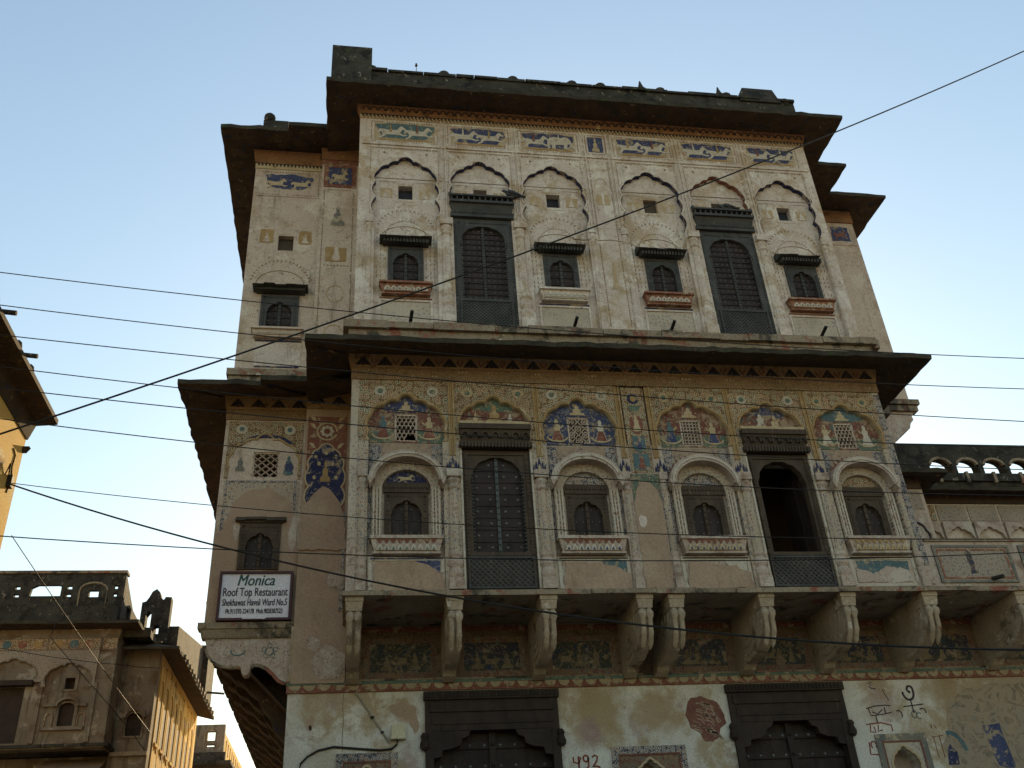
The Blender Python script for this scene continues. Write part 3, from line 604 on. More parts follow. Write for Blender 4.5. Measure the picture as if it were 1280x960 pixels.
def jali(x0, x1, z0, z1, y, kind, broken=False, mat='plaster_cream'):
    m = MB(); w = .018; ya, yb = y, y + .05
    for a, b, c, d in ((x0, x1, z0, z0 + w), (x0, x1, z1 - w, z1), (x0, x0 + w, z0, z1), (x1 - w, x1, z0, z1)): m.box(a, b, ya - .012, yb, c, d)
    def seg(a, b, c, d):
        if broken and ((a + c) / 2 - (x0 + (x1 - x0) * .72)) ** 2 + ((b + d) / 2 - (z0 + .07)) ** 2 < .0052: return
        # clip to the frame
        if min(a, c) < x0 - .001 or max(a, c) > x1 + .001 or min(b, d) < z0 - .001 or max(b, d) > z1 + .001: return
        m.bar(a, b, c, d, w * .66, ya, yb)
    W, Hh = x1 - x0, z1 - z0
    if kind == 'square':
        for k in range(1, 6): seg(x0 + W * k / 6, z0, x0 + W * k / 6, z1)
        for k in range(1, 8): seg(x0, z0 + Hh * k / 8, x1, z0 + Hh * k / 8)
    elif kind == 'diag':
        n = 6; mm = 8
        for i in range(n):
            for j in range(mm):
                a, b = x0 + W * i / n, z0 + Hh * j / mm; c, d = x0 + W * (i + 1) / n, z0 + Hh * (j + 1) / mm
                if (i + j) % 2: seg(a, b, c, d)
                else: seg(a, d, c, b)
    elif kind == 'star':
        n = 3; mm = 4
        for i in range(n):
            for j in range(mm):
                a, b, c, d = x0 + W * i / n, z0 + Hh * j / mm, x0 + W * (i + 1) / n, z0 + Hh * (j + 1) / mm
                mx, mz = (a + c) / 2, (b + d) / 2
                seg(a, b, c, d); seg(a, d, c, b)
                if (i + j) % 2: seg(mx, b, a, mz); seg(a, mz, mx, d); seg(mx, d, c, mz); seg(c, mz, mx, b)
    else:
        s = W / 5 / 1.732 * 1.15; dx = W / 5; row = 0; z = z0 - s * .3
        while z < z1:
            for i in range(-1, 7):
                cx = x0 + dx * (i + .5 * (row % 2)); cz = z
                P = [(cx + s * math.sin(rad(60 * q)), cz + s * math.cos(rad(60 * q))) for q in range(6)]
                P = [(min(max(px, x0), x1), min(max(pz, z0), z1)) for px, pz in P]
                for q in (0, 1, 5): seg(*P[q], *P[(q + 1) % 6])
            z += s * 1.5; row += 1
    return part('lattice_window', m, mat)
def wood_window(cx, y, z0, z1, hw, ow, zo, hood, mat, leafrows=3, sill=None, sillmat='paint_red', fringe=True, broken=False):
    """frame with cusped opening; hood = (z0, z1, half width, projection); sill = (z0, z1, half width)"""
    fr = part('window', MB().plate(rect(cx - hw, cx + hw, z0, z1), [cusped(cx, ow, zo - .16, zo, z0 + .012, ((0, 1), (.32, .72), (.80, .35), (.92, -.1), (1, -.6)), .16, 4)], y - .045, y + .07), mat)
    m = MB()
    for s in (-1, 1):
        dashes(m, cx + s * (hw + ow) / 2, z0 + .03, cx + s * (hw + ow) / 2, z1 - .03, .05, .028, .034, y - .055, y - .03)
    dashes(m, cx - hw + .03, z1 - .05, cx + hw - .03, z1 - .05, .05, .028, .034, y - .055, y - .03)
    part('carving', m, mat, fr)
    leaves(fr, cx, ow + .02, z0 + .01, zo, zo, y + .02, y + .05, rows=leafrows, cols=2, sr=.014, stile=mat, battens=leafrows > 3)
    if hood:
        a, b, h, pr = hood; t = (b - a)
        m = MB(); n = 5; r = random.Random(int(cx * 100))
        for k in range(n):   # hood boards, slightly uneven
            xa, xb = cx - h + 2 * h * k / n, cx - h + 2 * h * (k + 1) / n - .004
            dz = r.uniform(-.012, .012); dp = r.uniform(-.012, .012)
            if broken and k == n - 1: xb -= .1
            m.taper(xa, xb, xa, xb, y - pr + dp, y + .02, y - pr * .35, a + t * .32 + dz, b + dz * .4)
        m.box(cx - h + .05, cx + h - .05, y - pr * .6, y + .02, a + t * .10, a + t * .42)
        ho = part('window_hood', m, mat, fr)
        if fringe:
            m = MB(); xx = cx - h + .06
            while xx < cx + h - .08: m.box(xx, xx + .03, y - pr * .75, y - pr * .45, a - .012, a + t * .3); xx += .052
            part('fringe', m, mat, ho)
    if sill:
        a, b, h = sill
        sl = part('sill', MB().taper(cx - h * .86, cx + h * .86, cx - h * .97, cx + h * .97, y - .11, y + .02, y - .118, a, b - .035).box(cx - h, cx + h, y - .16, y + .02, b - .035, b).box(cx - h * .9, cx + h * .9, y - .09, y + .02, a - .03, a), [sillmat], fr)
        m = MB(); n = 7
        for k in range(n):
            xx = cx - h * .8 + 1.6 * h * (k + .5) / n; hh = (b - a - .05)
            yy = y - .117
            m.plate([(xx - .05, a + .015), (xx + .05, a + .015), (xx + .055, a + hh * .4), (xx, a + hh * .85), (xx - .055, a + hh * .4)], [(lambda X, Z: [(X - .022, Z), (X + .022, Z), (X, Z + hh * .35)])(xx, a + .03)], yy - .004, yy + .03)
        part('painted_petals', m, 'paint_pale', sl)
    return fr
# --- arch panels: cusped arches cut through the front layer
LOWPTS = ((0, 1), (.24, .74), (.62, .55), (.95, .10), (1.0, -.55), (.985, -.94))
UPPTS = ((0, 1), (.26, .76), (.58, .52), (.90, .20), (1.0, -.45), (.985, -1.3), (1.03, -2.6))
def arch_panel(x0, x1, z0, z1, cx, hw, zs, za, pts, y0, y1, mat, edge, inner='paint_cream'):
    cp = cusped(cx, hw, zs, za, z0, pts)[2:]           # right foot .. apex .. left foot
    out = [(x0, z0), (2 * cx - cp[0][0], z0)] + cp[::-1] + [(cp[0][0], z0), (x1, z0), (x1, z1), (x0, z1)]
    # out runs: bottom left, up the left side of the arch, over, down the right, then round
    p = part('arch_panel', MB().plate(out, [], y0, y1), mat)
    part('arch_moulding', MB().ribbon(cp, .030, y0 - .012, y0 + .01, side=.0), edge, p)
    part('arch_reveal', MB().ribbon([(a, b) for a, b in cp], .007, y0 + .004, y1, side=1.0), inner, p)
    return p

# ======================= FIRST FLOOR (lower storey of the bay) =======================
EDGE = 'paint_ochre'
for i, (c, (x0, x1)) in enumerate(zip(ALLC, BAYX)):
    door = c in DOOR
    p = arch_panel(x0, x1, 8.08 if not door else 8.36, 9.09, c, .53 if not door else .505, 8.46, 8.85, LOWPTS if not door else LOWPTS[:4] + ((.99, -.2),), 0, .085, 'floral_spandrel', EDGE)
    for s in (-1, 1):                                   # rosettes in the spandrels
        rx, rz = c + s * .38, 8.90
        pet = MB()
        for q in range(10): pet.plate(ngon(rx + .062 * math.cos(q * .628), rz + .062 * math.sin(q * .628), .024, .024, 8), [], -.008, .01)
        ro = part('painted_rosette', pet, 'paint_cream' if i % 2 else 'paint_pale', p)
        part('rosette_eye', MB().plate(ngon(rx, rz, .034, .034, 12), [], -.011, .01), 'paint_green', ro)
    part('border', dashes(MB(), x0 + .06, 9.03, x1 - .06, 9.03, .045, .022, .026, -.006, .01), 'paint_line', p)
    # paintings inside the arches
    zb = 8.09 if not door else 8.40
    hole = [] if door else [rect(c - .165, c + .165, 8.12, 8.57)]
    cols = [('fresco_red', 'fresco_blue', 'fresco_green'), ('fresco_red', 'fresco_green', None), ('fresco_blue', 'fresco_blue', 'fresco_blue'), ('fresco_red', 'fresco_red', 'fresco_green'), ('fresco_red', 'fresco_blue', None), ('fresco_red', 'paint_teal', 'fresco_green')][i]
    bgp = part('painting_ground', MB().plate(rect(c - .55, c + .55, zb, 8.92), hole, .074, .09), cols[0])
    part('painting_sky', MB().plate([(c - .34, 8.88), (c - .34, 8.62), (c - .17, 8.585), (c + .17, 8.585), (c + .36, 8.62), (c + .36, 8.88)] if not door else [(c - .3, 8.9), (c - .3, 8.66), (c + .3, 8.62), (c + .3, 8.9)], [], .070, .09), cols[1], bgp)
    if cols[2]:
        for s in (-1, 1):
            part('painting_ground', MB().plate(rect(*sorted((c + s * .165, c + s * .545)), zb, 8.29), [], .070, .09), cols[2], bgp)
    r = random.Random(40 + i)
    if not door:
        for s in (-1, 1):
            fx = c + s * .33
            part('painted_figure', MB().plate(pts_at(WOMAN, fx, 8.16, .27, .36), [], .064, .09), ['paint_pale', 'paint_cream', 'paint_teal'][(i + s) % 3], bgp)
            part('painted_figure', MB().plate(pts_at(ARM, fx, 8.36, -s * .28, .2), [], .066, .09), 'paint_cream', bgp)
            part('painted_skirt', MB().plate([(fx - .085, 8.17), (fx + .085, 8.17), (fx + .035, 8.33), (fx - .035, 8.33)], [], .060, .09), ['paint_red', 'paint_blue', 'paint_red', 'paint_blue', 'paint_cream', 'paint_pale'][i], bgp)
            part('painted_boat', MB().ribbon(arc(fx, 8.25, .16, .10, 195, 345, 10), .022, .062, .09), 'paint_cream', bgp)
        part('painted_figure', MB().plate(pts_at(SEATED, c, 8.60, .18, .17), [], .064, .09), 'paint_cream', bgp)
        jali(c - .155, c + .155, 8.12, 8.56, .10, ['hex', '', 'star', 'square', '', 'hex'][i], broken=(i == 0))
    else:
        for q, (dx, hh, sx) in enumerate(((-.26, .20, .10), (0.02, .33, .22), (.25, .19, .10)) if i == 1 else ((-.11, .27, .12), (.12, .26, .17))):
            part('painted_figure', MB().plate(pts_at(SEATED if i == 1 or q else WOMAN, c + dx, 8.41, sx if i == 1 or q else .3, hh), [], .062, .09), ['paint_pale', 'paint_cream', 'paint_ochre'][(q + (i == 1)) % 3], bgp)
# ribs above the pilasters and painted flame finials
for x in (1.31, 2.57, 3.83, 4.31, 5.56, 6.82): rib_pair(x, 7.86, 9.07, 0, H, 'paint_ochre')
PILX = [1.31, 2.55, 5.58, 6.79]
# front layer between the openings, below the arches
strips = [(-.02, .13), (1.17, 1.44), (2.42, 2.68), (3.72, 4.41), (5.45, 5.71), (6.67, 6.92), (7.94, 8.03)]
for a, b in strips: part('pier', B(a, b, 0, .085, 5.872, 8.078), 'floral_pilaster' if b - a < .5 else 'plaster_lower')
for c in DOOR:   # the pier layer continues beside the door arches up to their feet
    for s in (-1, 1): part('pier', B(*sorted((c + s * .500, c + s * .62)), .002, .085, 8.08, 8.358), 'floral_spandrel')
for x in PILX: pilaster(x, .0, 5.875, 6.40, 7.33, 7.62, .20, 'plaster_lower')
for x, w in ((.06, .13), (3.79, .12), (4.35, .12), (7.99, .12)): pilaster(x, .0, 5.875, 6.40, 7.33, 7.62, w, 'plaster_lower')
for x in PILX + [3.79, 4.35]:
    m = MB()
    for dx, h, w in ((0, .22, .035), (-.045, .15, .03), (.045, .15, .03), (-.08, .10, .022), (.08, .10, .022)):
        m.plate([(x + dx - w / 2, 7.64), (x + dx + w / 2, 7.64), (x + dx + w * .6, 7.64 + h * .5), (x + dx, 7.64 + h), (x + dx - w * .6, 7.64 + h * .5)], [], -.008 - abs(dx) * .02, .01)
    f = part('painted_finial', m, 'paint_blue_dark')
    part('painted_bud', MB().plate([(x - .03, 7.635), (x + .03, 7.635), (x, 7.74)], [], -.013, .01), 'paint_cream', f)
part('painted_border', B(-.125, -.03, -.006, .02, 6.6, 9.0), 'floral_pale')
part('painted_border', B(8.04, 8.135, -.006, .02, 6.2, 9.05), 'floral_blue')

def low_window(i, c):
    y = .08
    # surround with arched recess
    o = [(c - .47, 6.60), (c + .47, 6.60)] + arc(c, 7.36, .47, .43, 0, 180, 20)
    hgap = [(c - .335, 6.61), (c + .335, 6.61)] + arc(c, 7.34, .335, .30, 0, 180, 20)
    su = part('window_surround', MB().plate(o, [hgap], .015, .09), 'floral_pilaster')
    m = MB()
    for s in (-1, 1):
        for dx in (.36, .40, .445): m.box(c + s * dx - .009, c + s * dx + .009, .003, .02, 6.62, 7.36)
    part('fluting', m, 'paint_pale', su)
    m = MB()
    for s in (-1, 1): dashes(m, c + s * .380, 6.64, c + s * .380, 7.34, .052, .012, .03, .009, .02); dashes(m, c + s * .422, 6.66, c + s * .422, 7.34, .07, .010, .034, .009, .02)
    part('painted_dashes', m, 'paint_red', su)
    for s in (-1, 1): part('painted_strip', B(*sorted((c + s * .475, c + s * .525)), .066, .09, 6.62, 7.42), 'floral_blue', su)
    # bangla hood
    A = arc(c, 7.42, .525, .45, -4, 184, 26); I = arc(c, 7.42, .435, .345, 0, 180, 26)
    h = part('arched_hood', MB().plate(A + I[::-1], [], -.15, .05), 'plaster_lower', su)
    part('hood_lip', MB().ribbon(arc(c, 7.42, .48, .40, 0, 180, 26), .03, -.163, -.14), 'paint_pale', h)
    for s in (-1, 1): part('hood_tip', MB().plate([(c + s * .435, 7.46), (c + s * .54, 7.46), (c + s * .515, 7.38), (c + s * .50, 7.34)] if s > 0 else [(c + s * .435, 7.46), (c + s * .50, 7.34), (c + s * .515, 7.38), (c + s * .54, 7.46)], [], -.156, .04), 'plaster_lower', h)
    # painted zone above the hood with its fringe of leaves
    cp = [(c - .52, 8.075), (c - .52, 7.45)] + arc(c, 7.42, .51, .44, 176, 4, 20) + [(c + .52, 7.45), (c + .52, 8.075)]
    z = part('painted_field', MB().plate(cp[::-1], [], .072, .09), 'fresco_field', su)
    for s in (-1, 1): part('painted_corner', MB().plate(([(c - .52, 7.52), (c - .36, 7.80), (c - .36, 8.06), (c - .52, 8.06)] if s < 0 else [(c + .52, 7.52), (c + .52, 8.06), (c + .36, 8.06), (c + .36, 7.80)]), [], .066, .09), 'floral_blue', su)
    m = MB(); m2 = MB()
    for q in range(19):
        a = rad(12 + 156 * q / 18); ca, sa = math.cos(a), math.sin(a); px, pz = c + .515 * ca, 7.42 + .475 * sa
        m.plate([(px - .020 * sa, pz + .020 * ca), (px + .020 * sa, pz - .020 * ca), (px + .06 * ca, pz + .085 * sa)], [], .060, .09)
    part('painted_fringe', m, 'paint_blue_dark' if i in (0, 1) else 'paint_red', su)
    part('painted_band', MB().ribbon(arc(c, 7.42, .515, .465, 5, 175, 26), .028, .058, .09), 'paint_red', su)
    # tympanum
    t = part('tympanum', MB().plate([(c + .30, 7.45)] + arc(c, 7.42, .30, .215, 6, 174, 16) + [(c - .30, 7.45)], [], .076, .09), ['paint_blue_dark', 'floral_blue', 'floral_blue', 'floral_spandrel'][i], su)
    if i == 0: part('painted_figure', MB().plate(pts_at(HORSE, c, 7.47, .13, .12), [], .070, .09), 'paint_cream', t)
    part('lintel', B(c - .315, c + .315, .035, .10, 7.30, 7.445), 'wood_brown', su)
    m = MB()
    for q in range(11): m.stud(c - .28 + .056 * q, .034, 7.37, .02)
    part('lintel_carving', m, 'wood_brown', su)
    wood_window(c, .10, 6.62, 7.30, .30, .205, 7.19, None, 'wood_brown', leafrows=3)
    # sill
    sl = part('sill', MB().taper(c - .43, c + .43, c - .475, c + .475, -.05, .09, -.075, 6.40, 6.57).box(c - .49, c + .49, -.10, .09, 6.57, 6.615).box(c - .45, c + .45, -.06, .09, 6.37, 6.40), 'plaster_lower')
    m = MB(); m2 = MB(); m3 = MB()
    for q in range(9):
        xx = c - .40 + .80 * (q + .5) / 9
        m.plate([(xx - .043, 6.41), (xx + .043, 6.41), (xx + .02, 6.48), (xx, 6.505), (xx - .02, 6.48)], [], -.078, .0)
        m2.plate([(xx - .047, 6.565), (xx + .043, 6.565), (xx, 6.50)], [], -.081, .0)
        m3.plate([(xx - .02, 6.415), (xx + .02, 6.415), (xx, 6.46)], [], -.083, .0)
    part('painted_petals', m, ['paint_pale', 'paint_pale', 'paint_cream', 'paint_cream'][i], sl); part('painted_petals', m2, ['paint_red', 'paint_red', 'paint_red', 'paint_ochre'][i], sl); part('painted_petals', m3, ['paint_green', 'paint_blue', 'paint_blue', 'paint_ochre'][i], sl)
    # dado panel under the sill
    d = part('dado', MB().plate(rect(c - .52, c + .52, 5.872, 6.36), [], .035, .085), 'plaster_lower')
    part('dado_frame', MB().plate(rect(c - .50, c + .50, 5.90, 6.345), [rect(c - .455, c + .455, 5.945, 6.30)], .022, .04), 'paint_pale', d)
    part('dado_line', B(c - .48, c + .48, .016, .04, 6.318, 6.336), ['paint_blue', 'paint_black', 'paint_black', 'paint_black'][i], d)
    if i != 3:
        part('plaster_patch', MB().plate(ragged([(c - .44, 5.885), (c + .5, 5.885), (c + .48, 6.10), (c + .28, 6.22), (c + .05, 6.29 - .03 * i), (c - .40, 6.27)], .06, .018, 50 + i), [], .012, .05), 'plaster_brown', d)
        part('painted_patch', MB().plate(ragged([(c + .18, 6.20), (c + .44, 6.12), (c + .45, 6.30), (c + .12, 6.30)], .05, .012, 60 + i), [], .018, .05), ['paint_blue', 'paint_teal', 'paint_pale'][i], d)
    else:
        part('painted_patch', MB().plate(ragged(rect(c - .40, c + .40, 6.06, 6.28), .05, .015, 71), [], .028, .05), 'paint_teal', d)
        part('plaster_patch', MB().plate(ragged([(c - .43, 5.96), (c + .43, 5.96), (c + .40, 6.14), (c + .1, 6.20), (c - .2, 6.10), (c - .42, 6.17)], .05, .02, 72), [], .022, .05), 'plaster_lower', d)
for i, c in enumerate(WIN): low_window(i, c)

def low_door(c, closed):
    y = .05; mt = 'wood_brown'
    part('door_ledge', B(c - .51, c + .51, -.06, .09, 8.345, 8.405), 'paint_cream')
    fr = part('door', MB().plate(rect(c - .485, c + .485, 5.872, 7.96), [cusped(c, .365, 7.58, 7.84, 6.40, ((0, 1), (.42, .86), (.78, .50), (.93, 0), (1, -.7)), .13, 5)], y - .03, y + .09), mt)
    part('frame_moulding', MB().plate(rect(c - .455, c + .455, 6.36, 7.92), [rect(c - .41, c + .41, 6.41, 7.88)], y - .048, y - .02), mt, fr)
    m = MB()
    for s in (-1, 1): dashes(m, c + s * .44, 6.0, c + s * .44, 7.85, .05, .03, .034, y - .06, y - .02)
    part('carving', m, mt, fr)
    m = MB().box(c - .52, c + .52, -.10, .09, 8.26, 8.34); m.taper(c - .49, c + .49, c - .515, c + .515, -.02, .09, -.07, 8.07, 8.26); m.box(c - .525, c + .525, -.08, .09, 7.985, 8.06)
    ho = part('door_hood', m, mt, fr)
    m = MB()
    for q in range(7):
        xx = c - .44 + .88 * q / 6; m.ribbon(arc(xx, 8.13, .055, .085, 0, 180, 8), .018, -.085, .0)
    part('hood_arches', m, mt, ho)
    m = MB(); xx = c - .50
    while xx < c + .48: m.box(xx, xx + .026, -.10, -.04, 7.96, 8.05); xx += .048
    part('fringe', m, mt, ho)
    lattice_panel(fr, c - .455, c + .455, 5.90, 6.35, y - .028, 'wood_grey')
    if closed:
        leaves(fr, c, .38, 6.40, 7.86, 7.8, y + .03, y + .07, rows=8, cols=2, sr=.024, battens=True)
        m = MB()
        for s in (-1, 1):
            for k in range(22): m.stud(c + s * .352, y - .032, 6.42 + .055 * k, .018)
        part('bead_edge', m, 'brass_green', fr)
    else:
        for s in (-1, 1): part('inner_jamb', B(*sorted((c + s * .37, c + s * .42)), y + .09, y + .36, 6.40, 7.86), 'wood_dark', fr)
        part('shutter_leaf', B(c + .36, c + .40, y + .36, y + .80, 6.40, 7.84), 'door_leaf', fr)
        part('shutter_leaf', B(c - .40, c - .36, y + .36, y + .80, 6.40, 7.84), 'door_leaf', fr)
    for s in (-1, 1): part('painted_border', B(*sorted((c + s * .488, c + s * .515)), -.012, .02, 5.9, 7.95), 'paint_pale')
low_door(DOOR[0], True); low_door(DOOR[1], False)

# central painted panel
cx = 4.07
pn = part('painted_panel', B(3.90, 4.24, -.008, .02, 7.62, 9.06), 'floral_spandrel')
part('painted_urn', MB().plate(ngon(cx, 8.86, .09, .09, 14), [], -.014, .01), 'paint_blue_dark', pn)
part('painted_urn', MB().plate(ngon(cx, 8.86, .045, .05, 12), [], -.018, .01), 'paint_ochre', pn)
part('painted_leaf', MB().plate([(cx - .10, 8.74), (cx + .10, 8.74), (cx + .05, 8.62), (cx - .05, 8.62)], [], -.014, .01), 'paint_green', pn)
part('painted_niche', MB().plate(ngon(cx, 8.42, .10, .17, 16), [], -.014, .01), 'paint_red', pn)
part('painted_figure', MB().plate(pts_at(WOMAN, cx, 8.30, .2, .26), [], -.018, .01), 'paint_cream', pn)
part('painted_niche', MB().plate([(cx - .09, 8.22), (cx + .09, 8.22)][::-1] + arc(cx, 8.06, .10, .10, 180, 360, 10), [], -.014, .01), 'paint_teal', pn)
part('painted_figure', MB().plate(pts_at(WOMAN, cx, 8.0, .13, .2), [], -.018, .01), 'paint_blue', pn)
part('painted_niche', B(cx - .12, cx + .12, -.014, .01, 7.66, 7.93), 'paint_teal', pn)
part('painted_figure', MB().plate(pts_at(WOMAN, cx, 7.68, .18, .22), [], -.018, .01), 'paint_red', pn)
gp = part('green_panel', B(3.87, 4.29, -.006, .02, 7.10, 7.60), 'fresco_green')
part('plaster_patch', MB().plate(ragged([(3.88, 5.88), (4.28, 5.88), (4.285, 7.18), (4.23, 7.34), (4.14, 7.47), (4.03, 7.49), (3.93, 7.32), (3.875, 7.15)], .06, .014, 5), [], -.012, .02), 'plaster_brown', gp)
part('plaster_patch', MB().plate(blob(3.96, 6.86, .05, .11, 8), [], -.018, .01), 'plaster_white', gp)
part('painted_strip', B(4.30, 4.40, -.01, .02, 6.40, 7.40), 'floral_blue', gp)
# cornice below the first floor eave
part('cornice', MB().box(XL - .01, XR + .01, -.02, .10, 9.09, 9.30), 'floral_cornice')
m = MB(); dashes(m, XL + .05, 9.24, XR - .05, 9.24, .055, .035, .028, -.026, .0); dashes(m, XL + .05, 9.16, XR - .05, 9.16, .05, .02, .025, -.026, .0)
part('bead_row', m, 'paint_line')
cf = part('chevron_band', MB().taper(XL - .02, XR + .02, XL - .06, XR + .06, -.03, .1, -.06, 9.30, 9.52), 'band_tan')
ch = MB().plate([(-.11, 0), (-.055, .0), (0, .055), (.055, 0), (.11, 0), (0, .15)], [], -.006, .03).plate([(-.035, 0), (.035, 0), (0, .045)], [], -.006, .03).mesh('painted_chevron', ['paint_black'])
n = 26
for k in range(n): put('painted_chevron', ch, cf, at=(XL + .16 + (XR - XL - .32) * k / (n - 1), -.046, 9.325))
leaf = MB()
for k in range(n - 1):
    xx = XL + .16 + (XR - XL - .32) * (k + .5) / (n - 1)
    for dx in (-.04, .04): leaf.plate([(xx, 9.33), (xx + dx * 1.3, 9.40), (xx + dx, 9.46)] if dx > 0 else [(xx, 9.33), (xx + dx, 9.46), (xx + dx * 1.3, 9.40)], [], -.052, .0)
part('painted_leaves', leaf, 'paint_red', cf)
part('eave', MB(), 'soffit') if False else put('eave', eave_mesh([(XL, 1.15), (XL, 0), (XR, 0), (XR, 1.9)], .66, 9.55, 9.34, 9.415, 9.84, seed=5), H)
part('soffit_moulding', MB().box(XL - .12, XR + .12, -.12, .02, 9.505, 9.545), 'soffit')
# string course between the storeys
lg = MB(); x = -.28
while x < 8.30:
    L = rnd.uniform(.35, .95); e = min(8.30, x + L)
    lg.box(x, e - .008, -.15 + rnd.uniform(-.015, .012), .1, 9.93 + rnd.uniform(-.008, .008), 10.055 + rnd.uniform(-.014, .014)); x = e
part('string_course', lg, 'stone_ledge')
part('string_course', B(-.20, 8.22, -.085, .1, 9.78, 9.93), 'stone_ledge')
for x in (.72, 3.28, 4.86, 7.42): part('spout', MB().tube([(x, .02, 10.11), (x + .02, -.22, 10.20)], .028, 8), 'rubber_black')

# ======================= SECOND FLOOR (upper storey of the bay) =======================
for i, (c, (x0, x1)) in enumerate(zip(ALLC, BAYX)):
    door = c in DOOR
    p = arch_panel(x0, x1, 12.24 if not door else 12.70, 13.87, c, .505 if not door else .49, 13.20, 13.61, UPPTS[:-1] + ((1.03, -2.2),) if not door else UPPTS[:5] + ((.985, -1.1),), 0, .085, 'plaster_white', 'plaster_white', 'paint_blue_dark' if i not in (4,) else 'paint_red')
    part('panel_frame', MB().plate(rect(x0 + .045, x1 - .045, 13.10, 13.83), [rect(x0 + .065, x1 - .065, 13.09 + .012, 13.81)], -.012, .01), 'plaster_white', p)
    part('border', dashes(dashes(dashes(MB(), x0 + .09, 12.30, x0 + .09, 13.78, .05, .012, .026, -.005, .01), x1 - .09, 12.30, x1 - .09, 13.78, .05, .012, .026, -.005, .01), x0 + .1, 13.79, x1 - .1, 13.79, .05, .014, .026, -.005, .01), 'paint_line', p)
    for s in (-1, 1): part('painted_spot', MB().plate(ngon(c + s * .36, 13.70, .022, .022, 10), [], -.005, .01), 'paint_line', p)
    # faded paintings round the vent
    for s in (-1, 1):
        part('faded_panel', MB().plate(ragged(rect(*sorted((c + s * .22, c + s * .42)), 12.74 + .06 * door, 12.95 + .03 * door), .05, .010, 300 + i * 2 + s), [], .076, .09), 'paint_ochre_faded', p)
        part('faded_figure', MB().plate(pts_at(SEATED, c + s * .32, 12.75 + .06 * door, .09, .17), [], .072, .09), 'plaster_white', p)
        part('faded_line', B(*sorted((c + s * .16, c + s * .46)), .077, .09, 13.10, 13.108), 'paint_line', p)
    part('vent_border', MB().plate(rect(c - .17, c + .17, 12.66 + .1 * door, 13.11), [rect(c - .135, c + .135, 12.70 + .07 * door, 13.05)], .075, .09), 'plaster_white', p)
    if i in (3,): part('vent_board', B(c - .13, c + .13, .14, .17, 12.70, 13.05), 'wood_brown', p)
    else: part('vent_board', B(c - .13, c + .13, .20, .23, 12.70, 13.05), 'vent_dark', p)
    # frieze
    f = part('frieze', B(x0 + .003, x1 - .003, 0, .085, 13.925, 14.50), 'plaster_white')
    part('frieze_painting', MB().plate(ragged(rect(x0 + .14, x1 - .14, 14.0, 14.42), .08, .008, 200 + i), [], -.003, .01), 'fresco_frieze', f)
    part('border', dashes(dashes(dashes(dashes(MB(), x0 + .08, 14.44, x1 - .08, 14.44, .042, .02, .024, -.005, .01), x0 + .08, 13.97, x1 - .08, 13.97, .05, .014, .026, -.005, .01), x0 + .09, 14.0, x0 + .09, 14.42, .042, .02, .024, -.005, .01), x1 - .09, 14.0, x1 - .09, 14.42, .042, .02, .024, -.005, .01), 'paint_line', f)
    a, b = x0 + .15, x1 - .15
    part('painted_ground', MB().plate(ragged([(a, 14.38), (a + .06, 14.24), (a + .12, 14.03), (b - .16, 14.03), (b - .08, 14.16), (b, 14.26), (b, 14.38), (b - .2, 14.40), (a + .25, 14.41)], .07, .014, 90 + i), [], -.005, .01), 'paint_blue' if i else 'paint_teal', f)
    for s in (-1, 1):
        part('painted_animal', MB().plate(pts_at(ELEPHANT if i == 2 and s > 0 else HORSE, c + s * .23, 14.04, .27, .31), [], -.010 - .002 * (s > 0), .01), 'paint_pale', f)
        part('painted_rider', MB().plate(pts_at(WOMAN, c + s * .23 - .03, 14.19, .075, .21), [], -.014, .01), ['paint_pale', 'paint_red', 'paint_ochre'][(i + s) % 3], f)
    part('painted_ground', MB().plate(ragged([(a + .05, 14.0), (b - .05, 14.0), (b - .1, 14.045), (a + .12, 14.05)], .08, .008, 95 + i), [], -.007, .01), 'paint_ochre', f)
part('moulding', B(XL + .05, XR - .05, -.022, .09, 13.872, 13.922), 'plaster_white')
cpn = part('centre_panel', B(3.833, 4.307, .0, .085, 12.24, 13.87), 'plaster_white')
part('centre_panel', B(3.72, 4.44, .001, .085, 10.06, 12.238), 'plaster_white')
ff = part('frieze', B(3.833, 4.307, 0, .085, 13.925, 14.50), 'plaster_white')
part('painted_ground', B(3.93, 4.21, -.005, .01, 14.03, 14.40), 'paint_blue', ff)
part('painted_figure', MB().plate(pts_at(SEATED, 4.07, 14.04, .11, .33), [], -.010, .01), 'paint_cream', ff)
part('border', dashes(dashes(dashes(dashes(MB(), 3.89, 14.0, 3.89, 14.44, .042, .02, .024, -.005, .01), 4.25, 14.0, 4.25, 14.44, .042, .02, .024, -.005, .01), 3.9, 14.44, 4.24, 14.44, .042, .02, .024, -.005, .01), 3.9, 13.98, 4.24, 13.98, .042, .02, .024, -.005, .01), 'paint_red', ff)
part('border', dashes(dashes(MB(), 3.90, 10.2, 3.90, 13.8, .05, .016, .030, -.005, .01), 4.24, 10.2, 4.24, 13.8, .05, .016, .030, -.005, .01), 'paint_line', cpn)
part('faded_arch', MB().ribbon(arc(4.07, 13.25, .10, .14, 0, 180, 12), .02, -.005, .01), 'paint_ochre_faded', cpn)
for s in (-1, 1): part('faded_panel', MB().plate(ragged(rect(*sorted((4.07 + s * .02, 4.07 + s * .12)), 12.78, 13.0), .05, .01, 3 + s), [], -.005, .01), 'paint_ochre_faded', cpn)
part('faded_figure', MB().plate(pts_at(WOMAN, 4.08, 10.95, .17, .55), [], -.004, .01), 'paint_ochre_faded', cpn)
m = MB().ribbon([(3.45, 11.98), (3.62, 11.96), (3.80, 11.985), (3.95, 11.97), (4.10, 11.99), (4.24, 11.975), (4.42, 11.95), (4.50, 11.90)], .012, -.006, .01)
part('crack', m, 'paint_line', cpn)
